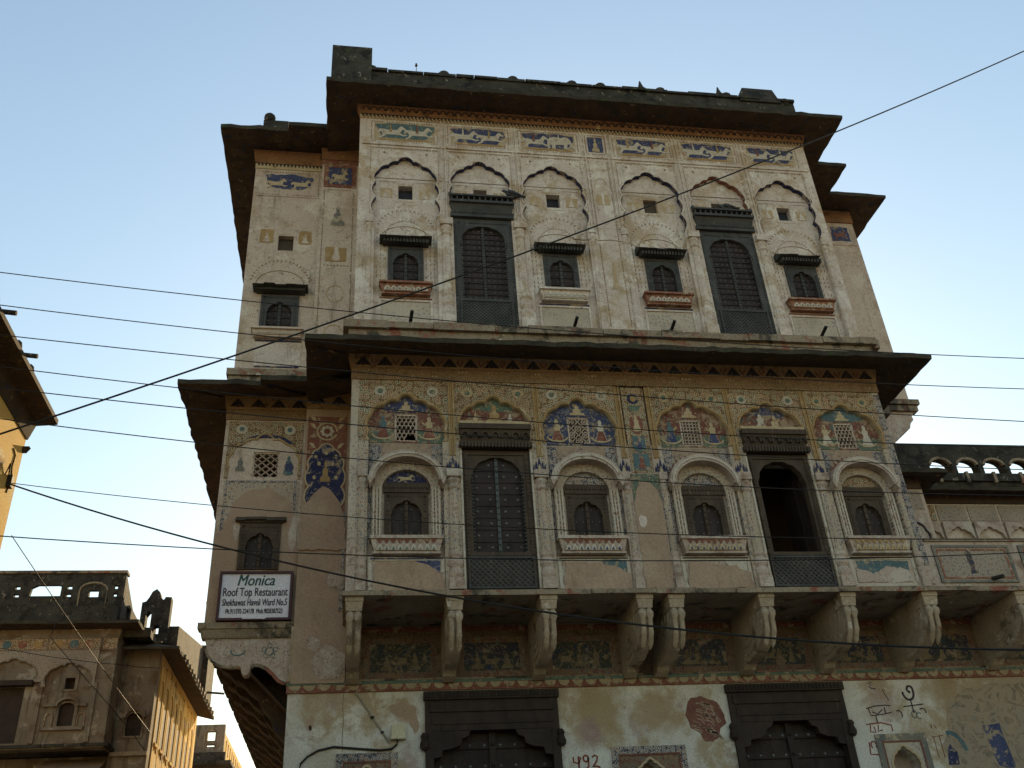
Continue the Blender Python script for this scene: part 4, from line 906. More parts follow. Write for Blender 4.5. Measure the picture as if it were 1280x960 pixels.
for x in (1.31, 2.57, 3.83, 4.31, 5.56, 6.82): rib_pair(x, 12.24, 14.50, 0, H, 'plaster_white')
ustr = [(-.02, .15), (1.17, 1.44), (2.42, 2.70), (5.44, 5.70), (6.68, 6.92), (7.93, 8.03)]
for a, b in ustr: part('pier', B(a, b, 0, .085, 10.06, 12.238), 'plaster_white')
for c in DOOR:
    for s in (-1, 1): part('pier', B(*sorted((c + s * .490, c + s * .62)), .002, .085, 12.24, 12.698), 'plaster_white')
for x in (1.32, 2.55, 5.57, 6.80): pilaster(x, .0, 10.065, 10.75, 11.91, 12.23, .20, 'plaster_white')
for x in (.07, 3.79, 4.35, 7.98): pilaster(x, .0, 10.065, 10.75, 11.91, 12.23, .11, 'plaster_white')
for i, c in enumerate(WIN):
    wood_window(c, .08, 10.885, 11.66, .285, .20, 11.53, (11.67, 11.87, .42, .24), 'wood_grey', 4, sill=(10.71, 10.885, .42), sillmat='paint_sill' if i != 1 else 'plaster_white', broken=(i == 3))
    d = part('dado_frame', MB().plate(rect(c - .42, c + .42, 10.17, 10.62), [rect(c - .385, c + .385, 10.205, 10.585)], .06, .09), 'plaster_white')
    part('dado_painting', B(c - .38, c + .38, .076, .09, 10.21, 10.58), 'floral_pale', d)
    part('dado_line', B(c - .41, c + .41, .070, .09, 10.635, 10.66), ['paint_red', 'paint_blue_dark', 'paint_blue_dark', 'paint_red'][i], d)
    m = MB().ribbon(arc(c, 11.86, .40, .26, 0, 180, 22), .012, .075, .09)
    for q in range(17):
        a = rad(14 + 152 * q / 16); px, pz = c + .44 * math.cos(a), 12.05 + .40 * math.sin(a)
        m.bar(px, pz, px + .030 * math.cos(a), pz + .040 * math.sin(a), .016, .075, .09)
    for q in range(21):
        a = rad(8 + 164 * q / 20); px, pz = c + .33 * math.cos(a), 11.88 + .36 * math.sin(a)
        m.bar(px - .012 * math.sin(a), pz + .012 * math.cos(a), px + .012 * math.sin(a), pz - .012 * math.cos(a), .014, .075, .09)
    part('painted_arch_lines', m, 'paint_line')
    m = MB()
    for s in (-1, 1):
        for xx in (.33, .40, .46): dashes(m, c + s * xx, 10.95, c + s * xx, 12.0, .085, .012, .045, .075, .09)
    part('painted_dashes', m, 'paint_line')
def up_door(c):
    y = .05; mt = 'wood_grey'
    fr = part('door', MB().plate(rect(c - .515, c + .515, 10.065, 12.30), [cusped(c, .375, 11.86, 12.14, 10.66, ((0, 1), (.45, .90), (.80, .55), (.94, 0), (1, -.7)), .12, 5)], y - .04, y + .09), mt)
    m = MB()
    for s in (-1, 1): dashes(m, c + s * .465, 10.2, c + s * .465, 12.2, .05, .03, .034, y - .052, y - .02)
    dashes(m, c - .42, 12.22, c + .42, 12.22, .05, .03, .034, y - .052, y - .02)
    part('carving', m, mt, fr)
    leaves(fr, c, .39, 10.66, 12.16, 12.1, y + .03, y + .07, rows=13, cols=4, sr=.014, stile='wood_grey')
    m = MB()
    for s in (-1, 1):
        for k in range(24): m.stud(c + s * .362, y - .041, 10.68 + .05 * k, .015)
    part('bead_edge', m, 'iron_stud', fr)
    lattice_panel(fr, c - .42, c + .42, 10.09, 10.62, y - .038, mt, .06)
    m = MB().box(c - .53, c + .53, -.05, .09, 12.31, 12.40); m.taper(c - .50, c + .50, c - .535, c + .535, .0, .09, -.07, 12.40, 12.58); m.box(c - .545, c + .545, -.11, .09, 12.58, 12.63); m.box(c - .52, c + .52, -.02, .05, 12.63, 12.72); m.box(c - .54, c + .54, -.11, .09, 12.72, 12.755)
    ho = part('door_hood', m, mt, fr)
    m = MB(); xx = c - .52
    while xx < c + .50: m.box(xx, xx + .022, -.085, .0, 12.629, 12.721); xx += .095
    part('balusters', m, mt, ho)
    m = MB(); xx = c - .51
    while xx < c + .49: m.plate([(xx, 12.405), (xx + .045, 12.405), (xx + .0225, 12.36)], [], -.066, -.03); xx += .05
    part('fringe', m, mt, ho)
    m = MB()
    for s in (-1, 1): m.lathe(c + s * .53, -.05, [(.02, 12.755), (.035, 12.78), (.03, 12.81), (.008, 12.84)], 8)
    part('hood_knob', m, mt, ho)
for c in DOOR: up_door(c)
# cornice and eave of the roof
part('cornice', B(XL - .005, XR + .005, -.012, .09, 14.503, 14.60), 'paint_cream')
m = MB(); xx = XL + .02
while xx < XR - .05: m.plate([(xx, 14.60), (xx + .05, 14.60), (xx + .025, 14.535)], [], -.022, .0); xx += .066
part('petal_row', m, 'paint_black')
m = MB(); xx = XL + .02
while xx < XR - .05: m.plate([(xx + .035, 14.515), (xx + .062, 14.515), (xx + .0485, 14.575)], [], -.020, .0); xx += .066
part('petal_row', m, 'paint_red')
cv = part('cornice_cove', MB().taper(XL - .01, XR + .01, XL - .07, XR + .07, -.03, .1, -.09, 14.60, 14.80), 'band_orange')
m = MB(); xx = XL + .04
while xx < XR - .1: m.ribbon(arc(xx + .06, 14.66, .055, .07, 0, 180, 6), .018, -.072, -.03); xx += .135
part('painted_lobes', m, 'paint_black', cv)
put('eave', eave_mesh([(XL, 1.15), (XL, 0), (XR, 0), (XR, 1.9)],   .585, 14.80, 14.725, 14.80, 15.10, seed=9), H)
part('soffit_moulding', B(XL - .16, XR + .16, -.15, .02, 14.765, 14.795), 'soffit')
# --- roof parapet of the bay
part('parapet', B(-.10, 8.12, -.14, .10, 14.98, 15.56), 'stone_black')
x = -.12
while x < 8.1:
    L = rnd.uniform(.3, .7); e = min(8.14, x + L)
    part('coping_stone', B(x, e - .01, -.18 + rnd.uniform(-.015, .015), .12, 15.555, 15.62 + rnd.uniform(-.02, .012)), 'stone_black'); x = e
part('roof_block', B(-.66, .05, -.22, .45, 15.0, 16.09), 'stone_black')
part('roof_block', MB().taper(7.02, 7.84, 7.16, 7.78, -.18, .5, -.10, 15.5, 15.94), 'stone_black')
def dome(x, z, r, y=-.05):
    part('dome_finial', MB().lathe(x, y, [(r * .9, z - .06), (r * .95, z), (r * 1.08, z + r * .3), (r * .98, z + r * .8), (r * .6, z + r * 1.25), (r * .2, z + r * 1.42)], 12), 'stone_black', smooth=True)
def spike(x, z, y=-.05):
    part('spike_finial', MB().lathe(x, y, [(.085, z - .08), (.11, z), (.10, z + .07), (.055, z + .15), (.03, z + .25), (.012, z + .33)], 10), 'stone_black', smooth=True)
for x in (.05, 1.36, 2.64, 3.76, 4.31, 5.48, 6.80): dome(x, 15.62, .11)
dome(7.97, 15.55, .12)
for x in (5.12, 6.68): spike(x, 15.62)

# --- left wing, upper storey
put('eave', eave_mesh([(-2.0, 8.0), (-2.0, YW), (-.80, YW), (-.80, YP), (XL, YP)], .60, 14.86, 14.785, 14.86, 15.12, seed=12), H)
part('cornice', MB().box(-2.01, -.81, YW - .015, YW + .1, 14.40, 14.52), 'paint_cream')
m = MB(); xx = -1.98
while xx < -.85: m.plate([(xx, 14.52), (xx + .05, 14.52), (xx + .025, 14.45)], [], YW - .024, YW); xx += .066
part('petal_row', m, 'paint_black')
part('cornice_cove', MB().taper(-2.01, -.81, -2.06, -.81, YW - .03, YW + .1, YW - .08, 14.52, 14.80), 'band_orange')
part('cornice_cove', MB().taper(-.81, XL, -.83, XL, YP - .03, YP + .1, YP - .08, 14.56, 14.80), 'band_orange')
part('cornice', B(-.805, XL, YP - .012, YP + .05, 14.46, 14.56), 'paint_red')
f = part('frieze', B(-1.94, -.86, YW - .012, YW + .05, 13.74, 14.36), 'plaster_cream')
part('painted_ground', MB().plate(ragged([(-1.80, 14.25), (-1.74, 14.0), (-1.60, 13.93), (-1.15, 13.92), (-1.0, 14.02), (-.95, 14.22), (-1.3, 14.28)], .06, .015, 31), [], YW - .017, YW), 'paint_blue', f)
for s in (-1, 1): part('painted_animal', MB().plate(pts_at(HORSE, -1.38 + s * .22, 13.92, .20, .25), [], YW - .022, YW), 'paint_cream', f)
part('border', dashes(dashes(MB(), -1.9, 14.32, -.9, 14.32, .05, .02, .026, YW - .017, YW), -1.9, 13.78, -.9, 13.78, .05, .02, .026, YW - .017, YW), 'paint_line', f)
f = part('frieze', B(-.76, -.18, YP - .012, YP + .05, 13.90, 14.44), 'paint_red')
part('painted_ground', B(-.68, -.26, YP - .017, YP, 13.97, 14.38), 'paint_blue', f)
part('painted_animal', MB().plate(pts_at(HORSE, -.47, 14.0, .16, .30), [], YP - .022, YP), 'paint_cream', f)
part('border', dashes(dashes(dashes(dashes(MB(), -.74, 9.9, -.74, 13.84, .05, .018, .03, YP - .006, YP), -.22, 9.9, -.22, 13.84, .05, .018, .03, YP - .006, YP), -.7, 13.84, -.25, 13.84, .05, .018, .03, YP - .006, YP), -.7, 12.10, -.25, 12.10, .05, .018, .03, YP - .006, YP), 'paint_line')
part('faded_figure', MB().plate(pts_at(SEATED, -.48, 13.0, .20, .45), [], YP - .006, YP), 'faded_figure')
part('faded_panel', MB().plate(ragged(rect(-.66, -.30, 12.18, 12.50), .06, .012, 77), [], YP - .005, YP), 'paint_ochre')
part('faded_figure', MB().plate(pts_at(WOMAN, -.48, 12.2, .22, .5), [], YP - .009, YP), 'plaster_cream')
part('faded_flower', MB().ribbon(ngon(-.47, 11.5, .14, .17, 20), .02, YP - .006, YP), 'paint_ochre_faded')
part('faded_flower', MB().ribbon(ngon(-.47, 10.7, .15, .15, 20), .02, YP - .006, YP), 'paint_ochre_faded')
for s in (-1, 1):
    part('faded_panel', MB().plate(ragged(rect(*sorted((-1.36 + s * .22, -1.36 + s * .44)), 12.66, 12.95), .06, .014, 80 + s), [], YW - .005, YW), 'paint_ochre')
    part('faded_figure', MB().plate(pts_at(SEATED, -1.36 + s * .33, 12.68, .09, .2), [], YW - .009, YW), 'plaster_cream')
part('vent_board', B(-1.50, -1.22, YW + .10, YW + .14, 12.48, 12.85), 'wood_brown')
m = MB().ribbon(arc(-1.40, 11.75, .40, .30, 0, 180, 22), .014, YW - .006, YW)
for q in range(21):
    a = rad(8 + 164 * q / 20); px, pz = -1.40 + .47 * math.cos(a), 11.78 + .47 * math.sin(a); m.bar(px, pz, px + .03 * math.cos(a), pz + .04 * math.sin(a), .018, YW - .006, YW)
part('painted_arch_lines', m, 'paint_line')
wood_window(-1.37, YW, 10.79, 11.50, .31, .20, 11.36, (11.52, 11.70, .45, .26), 'wood_grey', 4, sill=(10.66, 10.78, .42), sillmat='plaster_cream', fringe=False)
part('dado_painting', MB().plate(ragged(rect(-1.72, -.98, 10.08, 10.56), .1, .006, 12), [], YW - .006, YW), 'plaster_white')
part('dado_line', B(-1.72, -.98, YW - .012, YW, 10.58, 10.61), 'paint_blue_dark'); part('dado_line', B(-1.70, -1.0, YW - .012, YW, 10.08, 10.105), 'paint_blue_dark')
part('string_course', MB().box(-2.10, -.84, YW - .09, YW + .1, 9.88, 10.0), 'stone_ledge'); part('string_course', MB().box(-2.07, -1.55, YW - .05, YW + .1, 9.70, 9.88), 'stone_ledge')
dome(-1.80, 15.36, .10, 1.0); part('parapet', MB().box(-1.9, -1.45, .95, 1.2, 15.0, 15.30).box(-1.95, -.7, 1.3, 1.6, 15.0, 15.25), 'stone_black')

# --- left wing, first floor
put('eave', eave_mesh([(-2.03, 12.5), (-2.03, YW), (-.82, YW), (-.82, YP), (XL, YP)], .665, 9.55, 9.34, 9.41, 9.80, seed=15, jit=.02), H)
part('cornice', B(-2.04, -.83, YW - .02, YW + .1, 9.10, 9.28), 'floral_cornice')
cf = part('chevron_band', MB().taper(-2.05, -.84, -2.09, -.84, YW - .03, YW + .1, YW - .06, 9.28, 9.52), 'band_tan')
for k in range(4): put('painted_chevron', ch, cf, at=(-1.88 + .31 * k, YW - .046, 9.32))
cf = part('chevron_band', MB().taper(-.82, XL, -.84, XL, YP - .03, YP + .1, YP - .06, 9.24, 9.52), 'band_tan')
for k in range(2): put('painted_chevron', ch, cf, at=(-.64 + .31 * k, YP - .046, 9.32))
sp = part('floral_field', MB().plate([(-1.98, 8.10)] + [(2 * -1.42 - a, b) for a, b in []] + [(-1.93, 8.10)] + cusped(-1.42, .50, 8.48, 8.86, 8.1, LOWPTS[:5])[2:][::-1] + [(-.91, 8.10), (-.86, 8.10), (-.86, 9.07), (-1.98, 9.07)], [], YW - .014, YW + .01), 'floral_spandrel')
part('arch_moulding', MB().ribbon(cusped(-1.42, .50, 8.48, 8.86, 8.1, LOWPTS[:5])[2:], .026, YW - .022, YW), 'paint_ochre', sp)
for s in (-1, 1):
    ro = part('painted_rosette', MB().plate(ngon(-1.42 + s * .36, 8.93, .085, .085, 14), [], YW - .020, YW), 'paint_pale', sp)
    part('rosette_eye', MB().plate(ngon(-1.42 + s * .36, 8.93, .04, .04, 10), [], YW - .024, YW), 'paint_teal', ro)
part('painted_scroll', MB().ribbon(arc(-1.40, 8.60, .40, .22, 15, 165, 20), .05, YW - .019, YW), 'paint_blue_dark', sp)
part('painted_figure', MB().plate(pts_at(SEATED, -1.76, 8.22, .11, .3), [], YW - .006, YW), 'faded_figure', sp)
part('painted_figure', MB().plate(pts_at(WOMAN, -1.05, 8.16, .24, .32), [], YW - .006, YW), 'paint_teal', sp)
part('painted_figure', MB().plate(ngon(-1.04, 8.30, .07, .08, 12), [], YW - .009, YW), 'paint_blue', sp)
jali(-1.575, -1.195, 8.12, 8.55, YW + .03, 'diag')
part('painted_field', B(-1.97, -.87, YW - .004, YW + .01, 7.50, 8.06), 'floral_pilaster')
part('painted_border', MB().ribbon([(-1.95, 7.0), (-1.92, 8.05), (-.93, 8.05), (-.93, 7.1)], .05, YW - .007, YW), 'floral_blue')
br = part('plaster_patch', MB().plate(ragged([(-2.02, 5.90), (-.83, 5.90), (-.83, 6.9), (-.90, 7.45), (-1.02, 7.78), (-1.32, 7.96), (-1.62, 7.90), (-1.80, 7.72), (-1.92, 7.30), (-2.02, 7.2)], .07, .014, 17), [rect(-1.66, -1.10, 6.66, 7.33)], YW - .012, YW + .01), 'plaster_brown')
for k, q in enumerate([(-1.72, 7.28, .05, .16), (-.92, 7.2, .05, .3), (-1.45, 6.63, .22, .03), (-.95, 6.3, .04, .16)]): part('plaster_patch', MB().plate(blob(*q, 20 + k), [], YW - .017, YW), 'plaster_lower', br)
wood_window(-1.38, YW, 6.66, 7.36, .29, .19, 7.21, (7.36, 7.47, .36, .10), 'wood_brown', 3, fringe=False)
# narrow blue panel beside the bay
pb = part('painted_panel', B(-.78, -.19, YP - .012, YP + .05, 7.0, 9.10), 'paint_red')
part('painted_flower', MB().ribbon(ngon(-.49, 8.84, .15, .15, 18), .03, YP - .018, YP), 'paint_cream', pb)
for q in range(8):
    a = q * math.pi / 4; part('painted_petal', MB().plate(ngon(-.49 + .075 * math.cos(a), 8.84 + .075 * math.sin(a), .03, .03, 8), [], YP - .020, YP), 'paint_pale', pb)
for s in (-1, 1):
    for dz in (.10, -.24, .22): part('painted_leaf', MB().plate(pts_at([(0, 0), (.4, .1), (1, .9), (.3, .8)] if s > 0 else [(0, 0), (.3, .8), (1, .9), (.4, .1)], -.49 + s * .16, 8.78 + dz, s * .11, .11), [], YP - .018, YP), 'paint_cream', pb)
part('painted_niche', MB().plate(cusped(-.49, .25, 8.32, 8.62, 7.30, ((0, 1), (.45, .70), (.85, .30), (1, -.4), (.96, -1.4), (1, -2.4))), [], YP - .018, YP), 'paint_blue_dark', pb)
part('niche_moulding', MB().ribbon(cusped(-.49, .25, 8.32, 8.62, 7.30, ((0, 1), (.45, .70), (.85, .30), (1, -.4), (.96, -1.4), (1, -2.4)))[2:], .022, YP - .022, YP), 'paint_cream', pb)
part('painted_figure', MB().plate(pts_at(SEATED, -.49, 7.98, .12, .36), [], YP - .022, YP), 'paint_ochre', pb)
for dx, dz in ((-.15, 8.40), (0, 8.46), (.15, 8.40), (-.16, 8.05), (.16, 8.05), (-.1, 8.28), (.1, 8.28)): part('painted_pot', MB().plate(ngon(-.49 + dx, dz, .026, .034, 9), [], YP - .024, YP), 'paint_cream', pb)
part('plaster_patch', MB().plate(ragged([(-.82, 6.9), (-.15, 6.9), (-.19, 7.45), (-.27, 7.68), (-.40, 7.86), (-.52, 7.90), (-.63, 7.80), (-.72, 7.68), (-.81, 7.6)], .06, .014, 33), [], YP - .028, YP), 'plaster_brown', pb)
part('painted_strip', MB().plate(ragged(rect(-.22, -.17, 6.0, 7.5), .08, .012, 3), [], YP - .020, YP), 'floral_blue', pb)

# --- corbelled overhang of the left wing
part('string_course', MB().box(-2.10, -.82, YW - .09, YW + .1, 5.80, 5.885).taper(-2.04, -.82, -2.07, -.82, YW - .04, YW + .1, YW - .07, 5.68, 5.80), 'stone_ledge')
m = MB(); xx = -2.0
while xx < -.86: m.stud(xx, YW - .035, 5.705, .022); xx += .055
part('bead_row', m, 'stone_ledge')
sc = [(-.83, 5.68), (-2.0, 5.68), (-1.96, 5.56)] + arc(-1.62, 5.56, .34, .25, 180, 262, 10) + [(-1.55, 5.30), (-1.50, 5.30)] + arc(-1.42, 5.22, .07, .07, 120, 400, 12) + arc(-1.03, 5.05, .30, .27, 118, 20, 10) + [(-.72, 5.10), (-.72, 5.06), (-.83, 5.04)]
part('corbel_face', MB().plate([(-.85, 5.68), (-2.0, 5.68), (-1.96, 5.56), (-1.93, 5.47), (-1.87, 5.39), (-1.78, 5.33), (-1.66, 5.31), (-1.53, 5.31), (-1.49, 5.29), (-1.48, 5.22), (-1.44, 5.18), (-1.39, 5.19), (-1.365, 5.25), (-1.37, 5.30), (-1.33, 5.335), (-1.24, 5.33), (-1.14, 5.28), (-1.05, 5.20), (-.98, 5.12), (-.90, 5.08), (-.85, 5.07)], [], YW - .01, YW + .16), 'plaster_lower')
part('corbel_edge', MB().ribbon([(-1.96, 5.56), (-1.93, 5.47), (-1.87, 5.39), (-1.78, 5.33), (-1.66, 5.31), (-1.53, 5.31)], .03, YW - .022, YW, side=0).ribbon([(-1.37, 5.30), (-1.33, 5.335), (-1.24, 5.33), (-1.14, 5.28), (-1.05, 5.20), (-.98, 5.12), (-.90, 5.08)], .045, YW - .022, YW, side=0), 'stone_ledge')
part('carved_flower', MB().ribbon(ngon(-1.13, 5.50, .055, .055, 14) + [(-1.075, 5.50)], .014, YW - .02, YW), 'paint_teal')
for q in range(5): part('carved_petal', MB().ribbon(ngon(-1.13 + .075 * math.cos(q * 1.257 + .3), 5.50 + .075 * math.sin(q * 1.257 + .3), .032, .032, 10), .010, YW - .016, YW), 'paint_teal')
part('carved_leaf', MB().ribbon(arc(-1.55, 5.50, .09, .05, 150, 380, 12), .016, YW - .016, YW), 'paint_teal')
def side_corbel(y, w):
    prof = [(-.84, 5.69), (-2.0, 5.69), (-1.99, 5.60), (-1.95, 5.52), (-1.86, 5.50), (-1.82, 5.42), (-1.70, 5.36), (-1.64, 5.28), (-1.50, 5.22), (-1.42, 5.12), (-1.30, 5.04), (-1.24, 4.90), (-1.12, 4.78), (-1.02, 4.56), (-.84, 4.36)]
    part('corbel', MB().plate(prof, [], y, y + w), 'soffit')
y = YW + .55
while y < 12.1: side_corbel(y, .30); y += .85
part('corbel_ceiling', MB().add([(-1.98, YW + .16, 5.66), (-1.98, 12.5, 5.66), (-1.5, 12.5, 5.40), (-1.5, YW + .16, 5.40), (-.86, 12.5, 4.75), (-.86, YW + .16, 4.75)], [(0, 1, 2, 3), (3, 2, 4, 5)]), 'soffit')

# --- right side: narrow panel, right wing with its corbel, low terrace house
put('eave', eave_mesh([(XR, YP), (8.80, YP), (8.80, 1.95), (10.05, 1.95), (10.05, 8.0)], .55, 14.80, 14.725, 14.80, 15.06, seed=21), H)
part('cornice_cove', B(8.78, 10.06, 1.92, 2.0, 14.45, 14.75), 'band_orange')
f = part('frieze', B(9.30, 10.0, 1.935, 2.0, 13.85, 14.38), 'plaster_cream')
part('painted_ground', MB().plate(ragged(rect(9.5, 9.88, 13.95, 14.32), .08, .02, 66), [], 1.928, 2.0), 'paint_blue', f)
part('painted_animal', MB().plate(pts_at(HORSE, 9.68, 13.98, .15, .25), [], 1.922, 2.0), 'paint_red', f)
part('string_course', MB().box(8.2, 10.14, 1.80, 2.0, 10.0, 10.10).box(8.2, 10.10, 1.84, 2.0, 9.88, 9.985), 'stone_ledge')
part('corbel', MB().plate([(8.6, 9.88), (8.6, 9.2), (9.45, 9.22), (9.56, 9.30), (9.64, 9.40), (9.78, 9.50), (9.86, 9.54), (9.90, 9.64), (9.98, 9.72), (9.97, 9.80), (10.04, 9.88)], [], 1.90, 2.4), 'plaster_lower')
part('string_course', MB().box(8.2, 8.4, -.05, .3, 9.93, 10.1), 'stone_ledge')
part('pipe_stub', MB().box(8.16, 8.34, 1.0, 1.14, 10.5, 10.9), 'wood_grey')
# terrace balustrade on the balcony
part('balustrade', B(XR + .002, 20, .0, .14, 5.872, 6.56), 'plaster_lower')
part('balustrade_coping', B(XR + .002, 20, -.03, .17, 6.56, 6.60), 'stone_ledge')
for a, b in ((8.24, 9.46), (9.62, 10.9), (11.06, 12.3), (12.46, 13.7)):
    d = part('balustrade_panel', B(a, b, -.012, .02, 5.93, 6.50), 'floral_grey')
    part('panel_frame', MB().plate(rect(a, b, 5.93, 6.50), [rect(a + .035, b - .035, 5.965, 6.465)], -.024, .0), 'faded_figure', d)
    part('panel_frame', MB().plate(rect(a + .06, b - .06, 5.99, 6.44), [rect(a + .085, b - .085, 6.015, 6.415)], -.020, .0), 'paint_sill', d)
    part('dark_stain', MB().plate(ragged([(a + .50, 6.05), (a + .62, 6.06), (a + .58, 6.2), (a + .60, 6.40), (a + .48, 6.40), (a + .53, 6.2)], .05, .02, 5), [], -.014, .0), 'fresco_dark', d)
# narrow panel and terrace wall behind the balustrade
part('plain_panel', B(8.22, 9.16, YG - .012, YG + .05, 6.0, 7.60), 'plaster_lower')
part('painted_panel', B(8.5, 9.16, YG - .012, YG + .05, 7.62, 7.95), 'floral_grey')
part('arch_moulding', MB().ribbon(cusped(8.72, .36, 7.22, 7.5, 6.6, LOWPTS[:5])[2:], .03, YG - .03, YG), 'paint_black')
part('terrace_wall', B(9.2, 20, 1.85, 2.15, 5.87, 8.3), 'plaster_cream')
part('cornice', B(8.3, 9.2, YG - .03, YG + .05, 7.98, 8.2), 'soffit'); part('cornice', B(9.2, 20, 1.82, 1.9, 8.02, 8.2), 'soffit')
for k in range(12):
    a = 9.22 + .585 * k
    f = part('frieze', B(a + .02, a + .56, 1.835, 1.9, 7.70, 7.99), 'floral_grey' if k else 'floral_spandrel')
    part('arch_panel', MB().plate([(a + .02, 6.7), (a + .03, 6.7)] + cusped(a + .29, .25, 7.38, 7.58, 6.7, LOWPTS[:5])[2:][::-1] + [(a + .545, 6.7), (a + .555, 6.7), (a + .555, 7.67), (a + .02, 7.67)], [], 1.79, 1.86), 'plaster_lower')
put('eave', eave_mesh([(XR, YG), (9.22, YG), (9.22, 1.85), (20, 1.85)], .34, 8.22, 8.13, 8.20, 8.30, seed=31), H)
part('terrace_roof', B(8.2, 20, 1.5, 6, 8.2, 8.3), 'stone_black')
hol = []
for k in range(14):
    a = 9.86 + .515 * k; hol.append([(a, 8.55), (a + .43, 8.55)] + arc(a + .215, 8.70, .215, .15, 0, 180, 12))
pp = part('roof_parapet', MB().plate(rect(8.2, 20, 8.28, 9.12), hol, 1.70, 1.90), 'stone_black')
for k in range(14):
    a = 9.86 + .515 * k
    part('arch_trim', MB().ribbon(arc(a + .215, 8.70, .215, .15, 8, 172, 14), .045, 1.684, 1.74, side=.9), 'stone_ledge', pp)
part('parapet_rail', MB().box(9.3, 20, 1.45, 1.62, 8.28, 8.42), 'stone_black')
for k in range(14): part('rail_stub', B(9.78 + .515 * k, 9.83 + .515 * k, 1.42, 1.47, 8.24, 8.44), 'stone_ledge')

# --- ground floor doors, niches, writing
def ground_door(a, b, k):
    c = (a + b) / 2; y = YG
    fr = part('ground_door', MB().plate(rect(a - .01, b + .01, 0.02, 4.85), [rect(a + .10, b - .10, 0.03, 4.36)], y - .05, y + .12), 'wood_dark')
    m = MB().box(a - .03, b + .03, y - .09, y + .05, 4.76, 4.87)
    m.box(a + .05, b - .05, y - .075, y + .05, 4.60, 4.72).box(a + .08, b - .08, y - .065, y + .05, 4.44, 4.57)
    part('lintel', m, 'wood_dark', fr)
    m = MB(); xx = a
    while xx < b - .02: m.box(xx, xx + .03, y - .105, y - .06, 4.785, 4.845); xx += .055
    part('lintel_carving', m, 'wood_dark', fr)
    for s in (-1, 1):
        e = a + .10 if s < 0 else b - .10
        P = [(e, 4.37), (e - s * .50, 4.37), (e - s * .46, 4.29), (e - s * .38, 4.26), (e - s * .36, 4.18), (e - s * .26, 4.14), (e - s * .12, 4.12), (e - s * .10, 4.04), (e, 4.02)]
        part('corbel_arch', MB().plate(P if s < 0 else P[::-1], [], y - .04, y + .10), 'wood_dark', fr)
    for s in (-1, 1):
        xa, xb = sorted((c + s * .01, c + s * ((b - a) / 2 - .1)))
        m = MB().box(xa, xb, y + .14, y + .19, .05, 4.36)
        for q in range(16): m.box(xa, xb, y + .115, y + .15, .25 + q * .26, .33 + q * .26)
        lf = part('door_leaf', m, 'wood_dark', fr)
        m = MB()
        for q in range(16):
            for j in range(4): m.stud(xa + (xb - xa) * (j + .5) / 4, y + .113, .29 + q * .26, .022)
        part('studs', m, 'iron_stud', lf)
    m = MB().box(c - .045, c + .045, y + .09, y + .15, .05, 4.36)
    for q in range(16): m.stud(c, y + .09, .3 + q * .26, .03)
    part('centre_stile', m, 'wood_dark', fr)
    part('carved_knob', MB().lathe(a - .02, y - .05, [(.03, 4.12), (.06, 4.15), (.065, 4.2), (.04, 4.26), (.055, 4.30), (.03, 4.34)], 10), 'wood_dark', fr)
    part('carved_knob', MB().lathe(b + .02, y - .05, [(.03, 4.12), (.06, 4.15), (.065, 4.2), (.04, 4.26), (.055, 4.30), (.03, 4.34)], 10), 'wood_dark', fr)
for k, (a, b) in enumerate(gd): ground_door(a, b, k)
for k, (a, b, z) in enumerate(nich):
    c = (a + b) / 2; y = YG
    hole = cusped(c, .19, z - .36, z - .17, z - .75)
    p = part('niche_frame', MB().plate(rect(a, b, z - .80, z), [rect(a + .09, b - .09, z - .76, z - .10)], y - .022, y + .01), 'faded_figure' if k == 2 else 'floral_blue')
    part('niche_line', MB().plate(rect(a + .085, b - .085, z - .765, z - .095), [rect(a + .105, b - .105, z - .75, z - .115)], y - .026, y + .01), 'paint_maroon', p)
    part('niche_field', MB().plate(rect(a + .10, b - .10, z - .76, z - .11), [hole], y - .010, y + .01), 'floral_pale' if k == 2 else 'floral_panel', p)
    part('niche_moulding', MB().ribbon(hole[2:], .03, y - .020, y + .0, side=0), 'paint_cream', p)
    part('niche_back', B(c - .3, c + .3, y + .22, y + .26, z - .8, z - .1), 'plaster_brown', p)
y = YG - .004
def wallmark(name, mb, mat): return part(name, mb, mat)
m = MB()
P = blob(4.86, 4.42, .30, .30, 42, 30, .2); P = [(a, b) if b > 4.30 else (a * .55 + 4.92 * .45, b) for a, b in P]
wallmark('brown_smear', MB().plate(P, [], y, y + .01), 'paint_maroon')
m = MB(); r = random.Random(3)
for q in range(34):
    x0 = 4.66 + r.uniform(0, .30); z0 = 4.66 - r.uniform(0, .42); L = r.uniform(.08, .20)
    m.ribbon([(x0, z0), (x0 + L * .5, z0 - L * .15), (x0 + L * .8, z0 - L * .6)], r.uniform(.008, .02), y - .001, y + .01)
wallmark('brown_smear', m, 'plaster_brown')
def glyphs(lst, w, mat, name='wall_writing'):
    m = MB()
    for s in lst: m.ribbon(s, w, y - .001, y + .01)
    return wallmark(name, m, mat)
# 492
glyphs([[(2.93, 3.98), (2.93, 3.92), (3.0, 3.90), (3.03, 3.97), (3.0, 3.99), (3.0, 3.84)], arc(3.10, 3.96, .035, .04, 0, 380, 14) + [(3.13, 3.86), (3.09, 3.82)], [(3.19, 3.97), (3.22, 4.0), (3.26, 3.98), (3.25, 3.93), (3.19, 3.85), (3.24, 3.86), (3.29, 3.84)]], .022, 'graffiti_red')
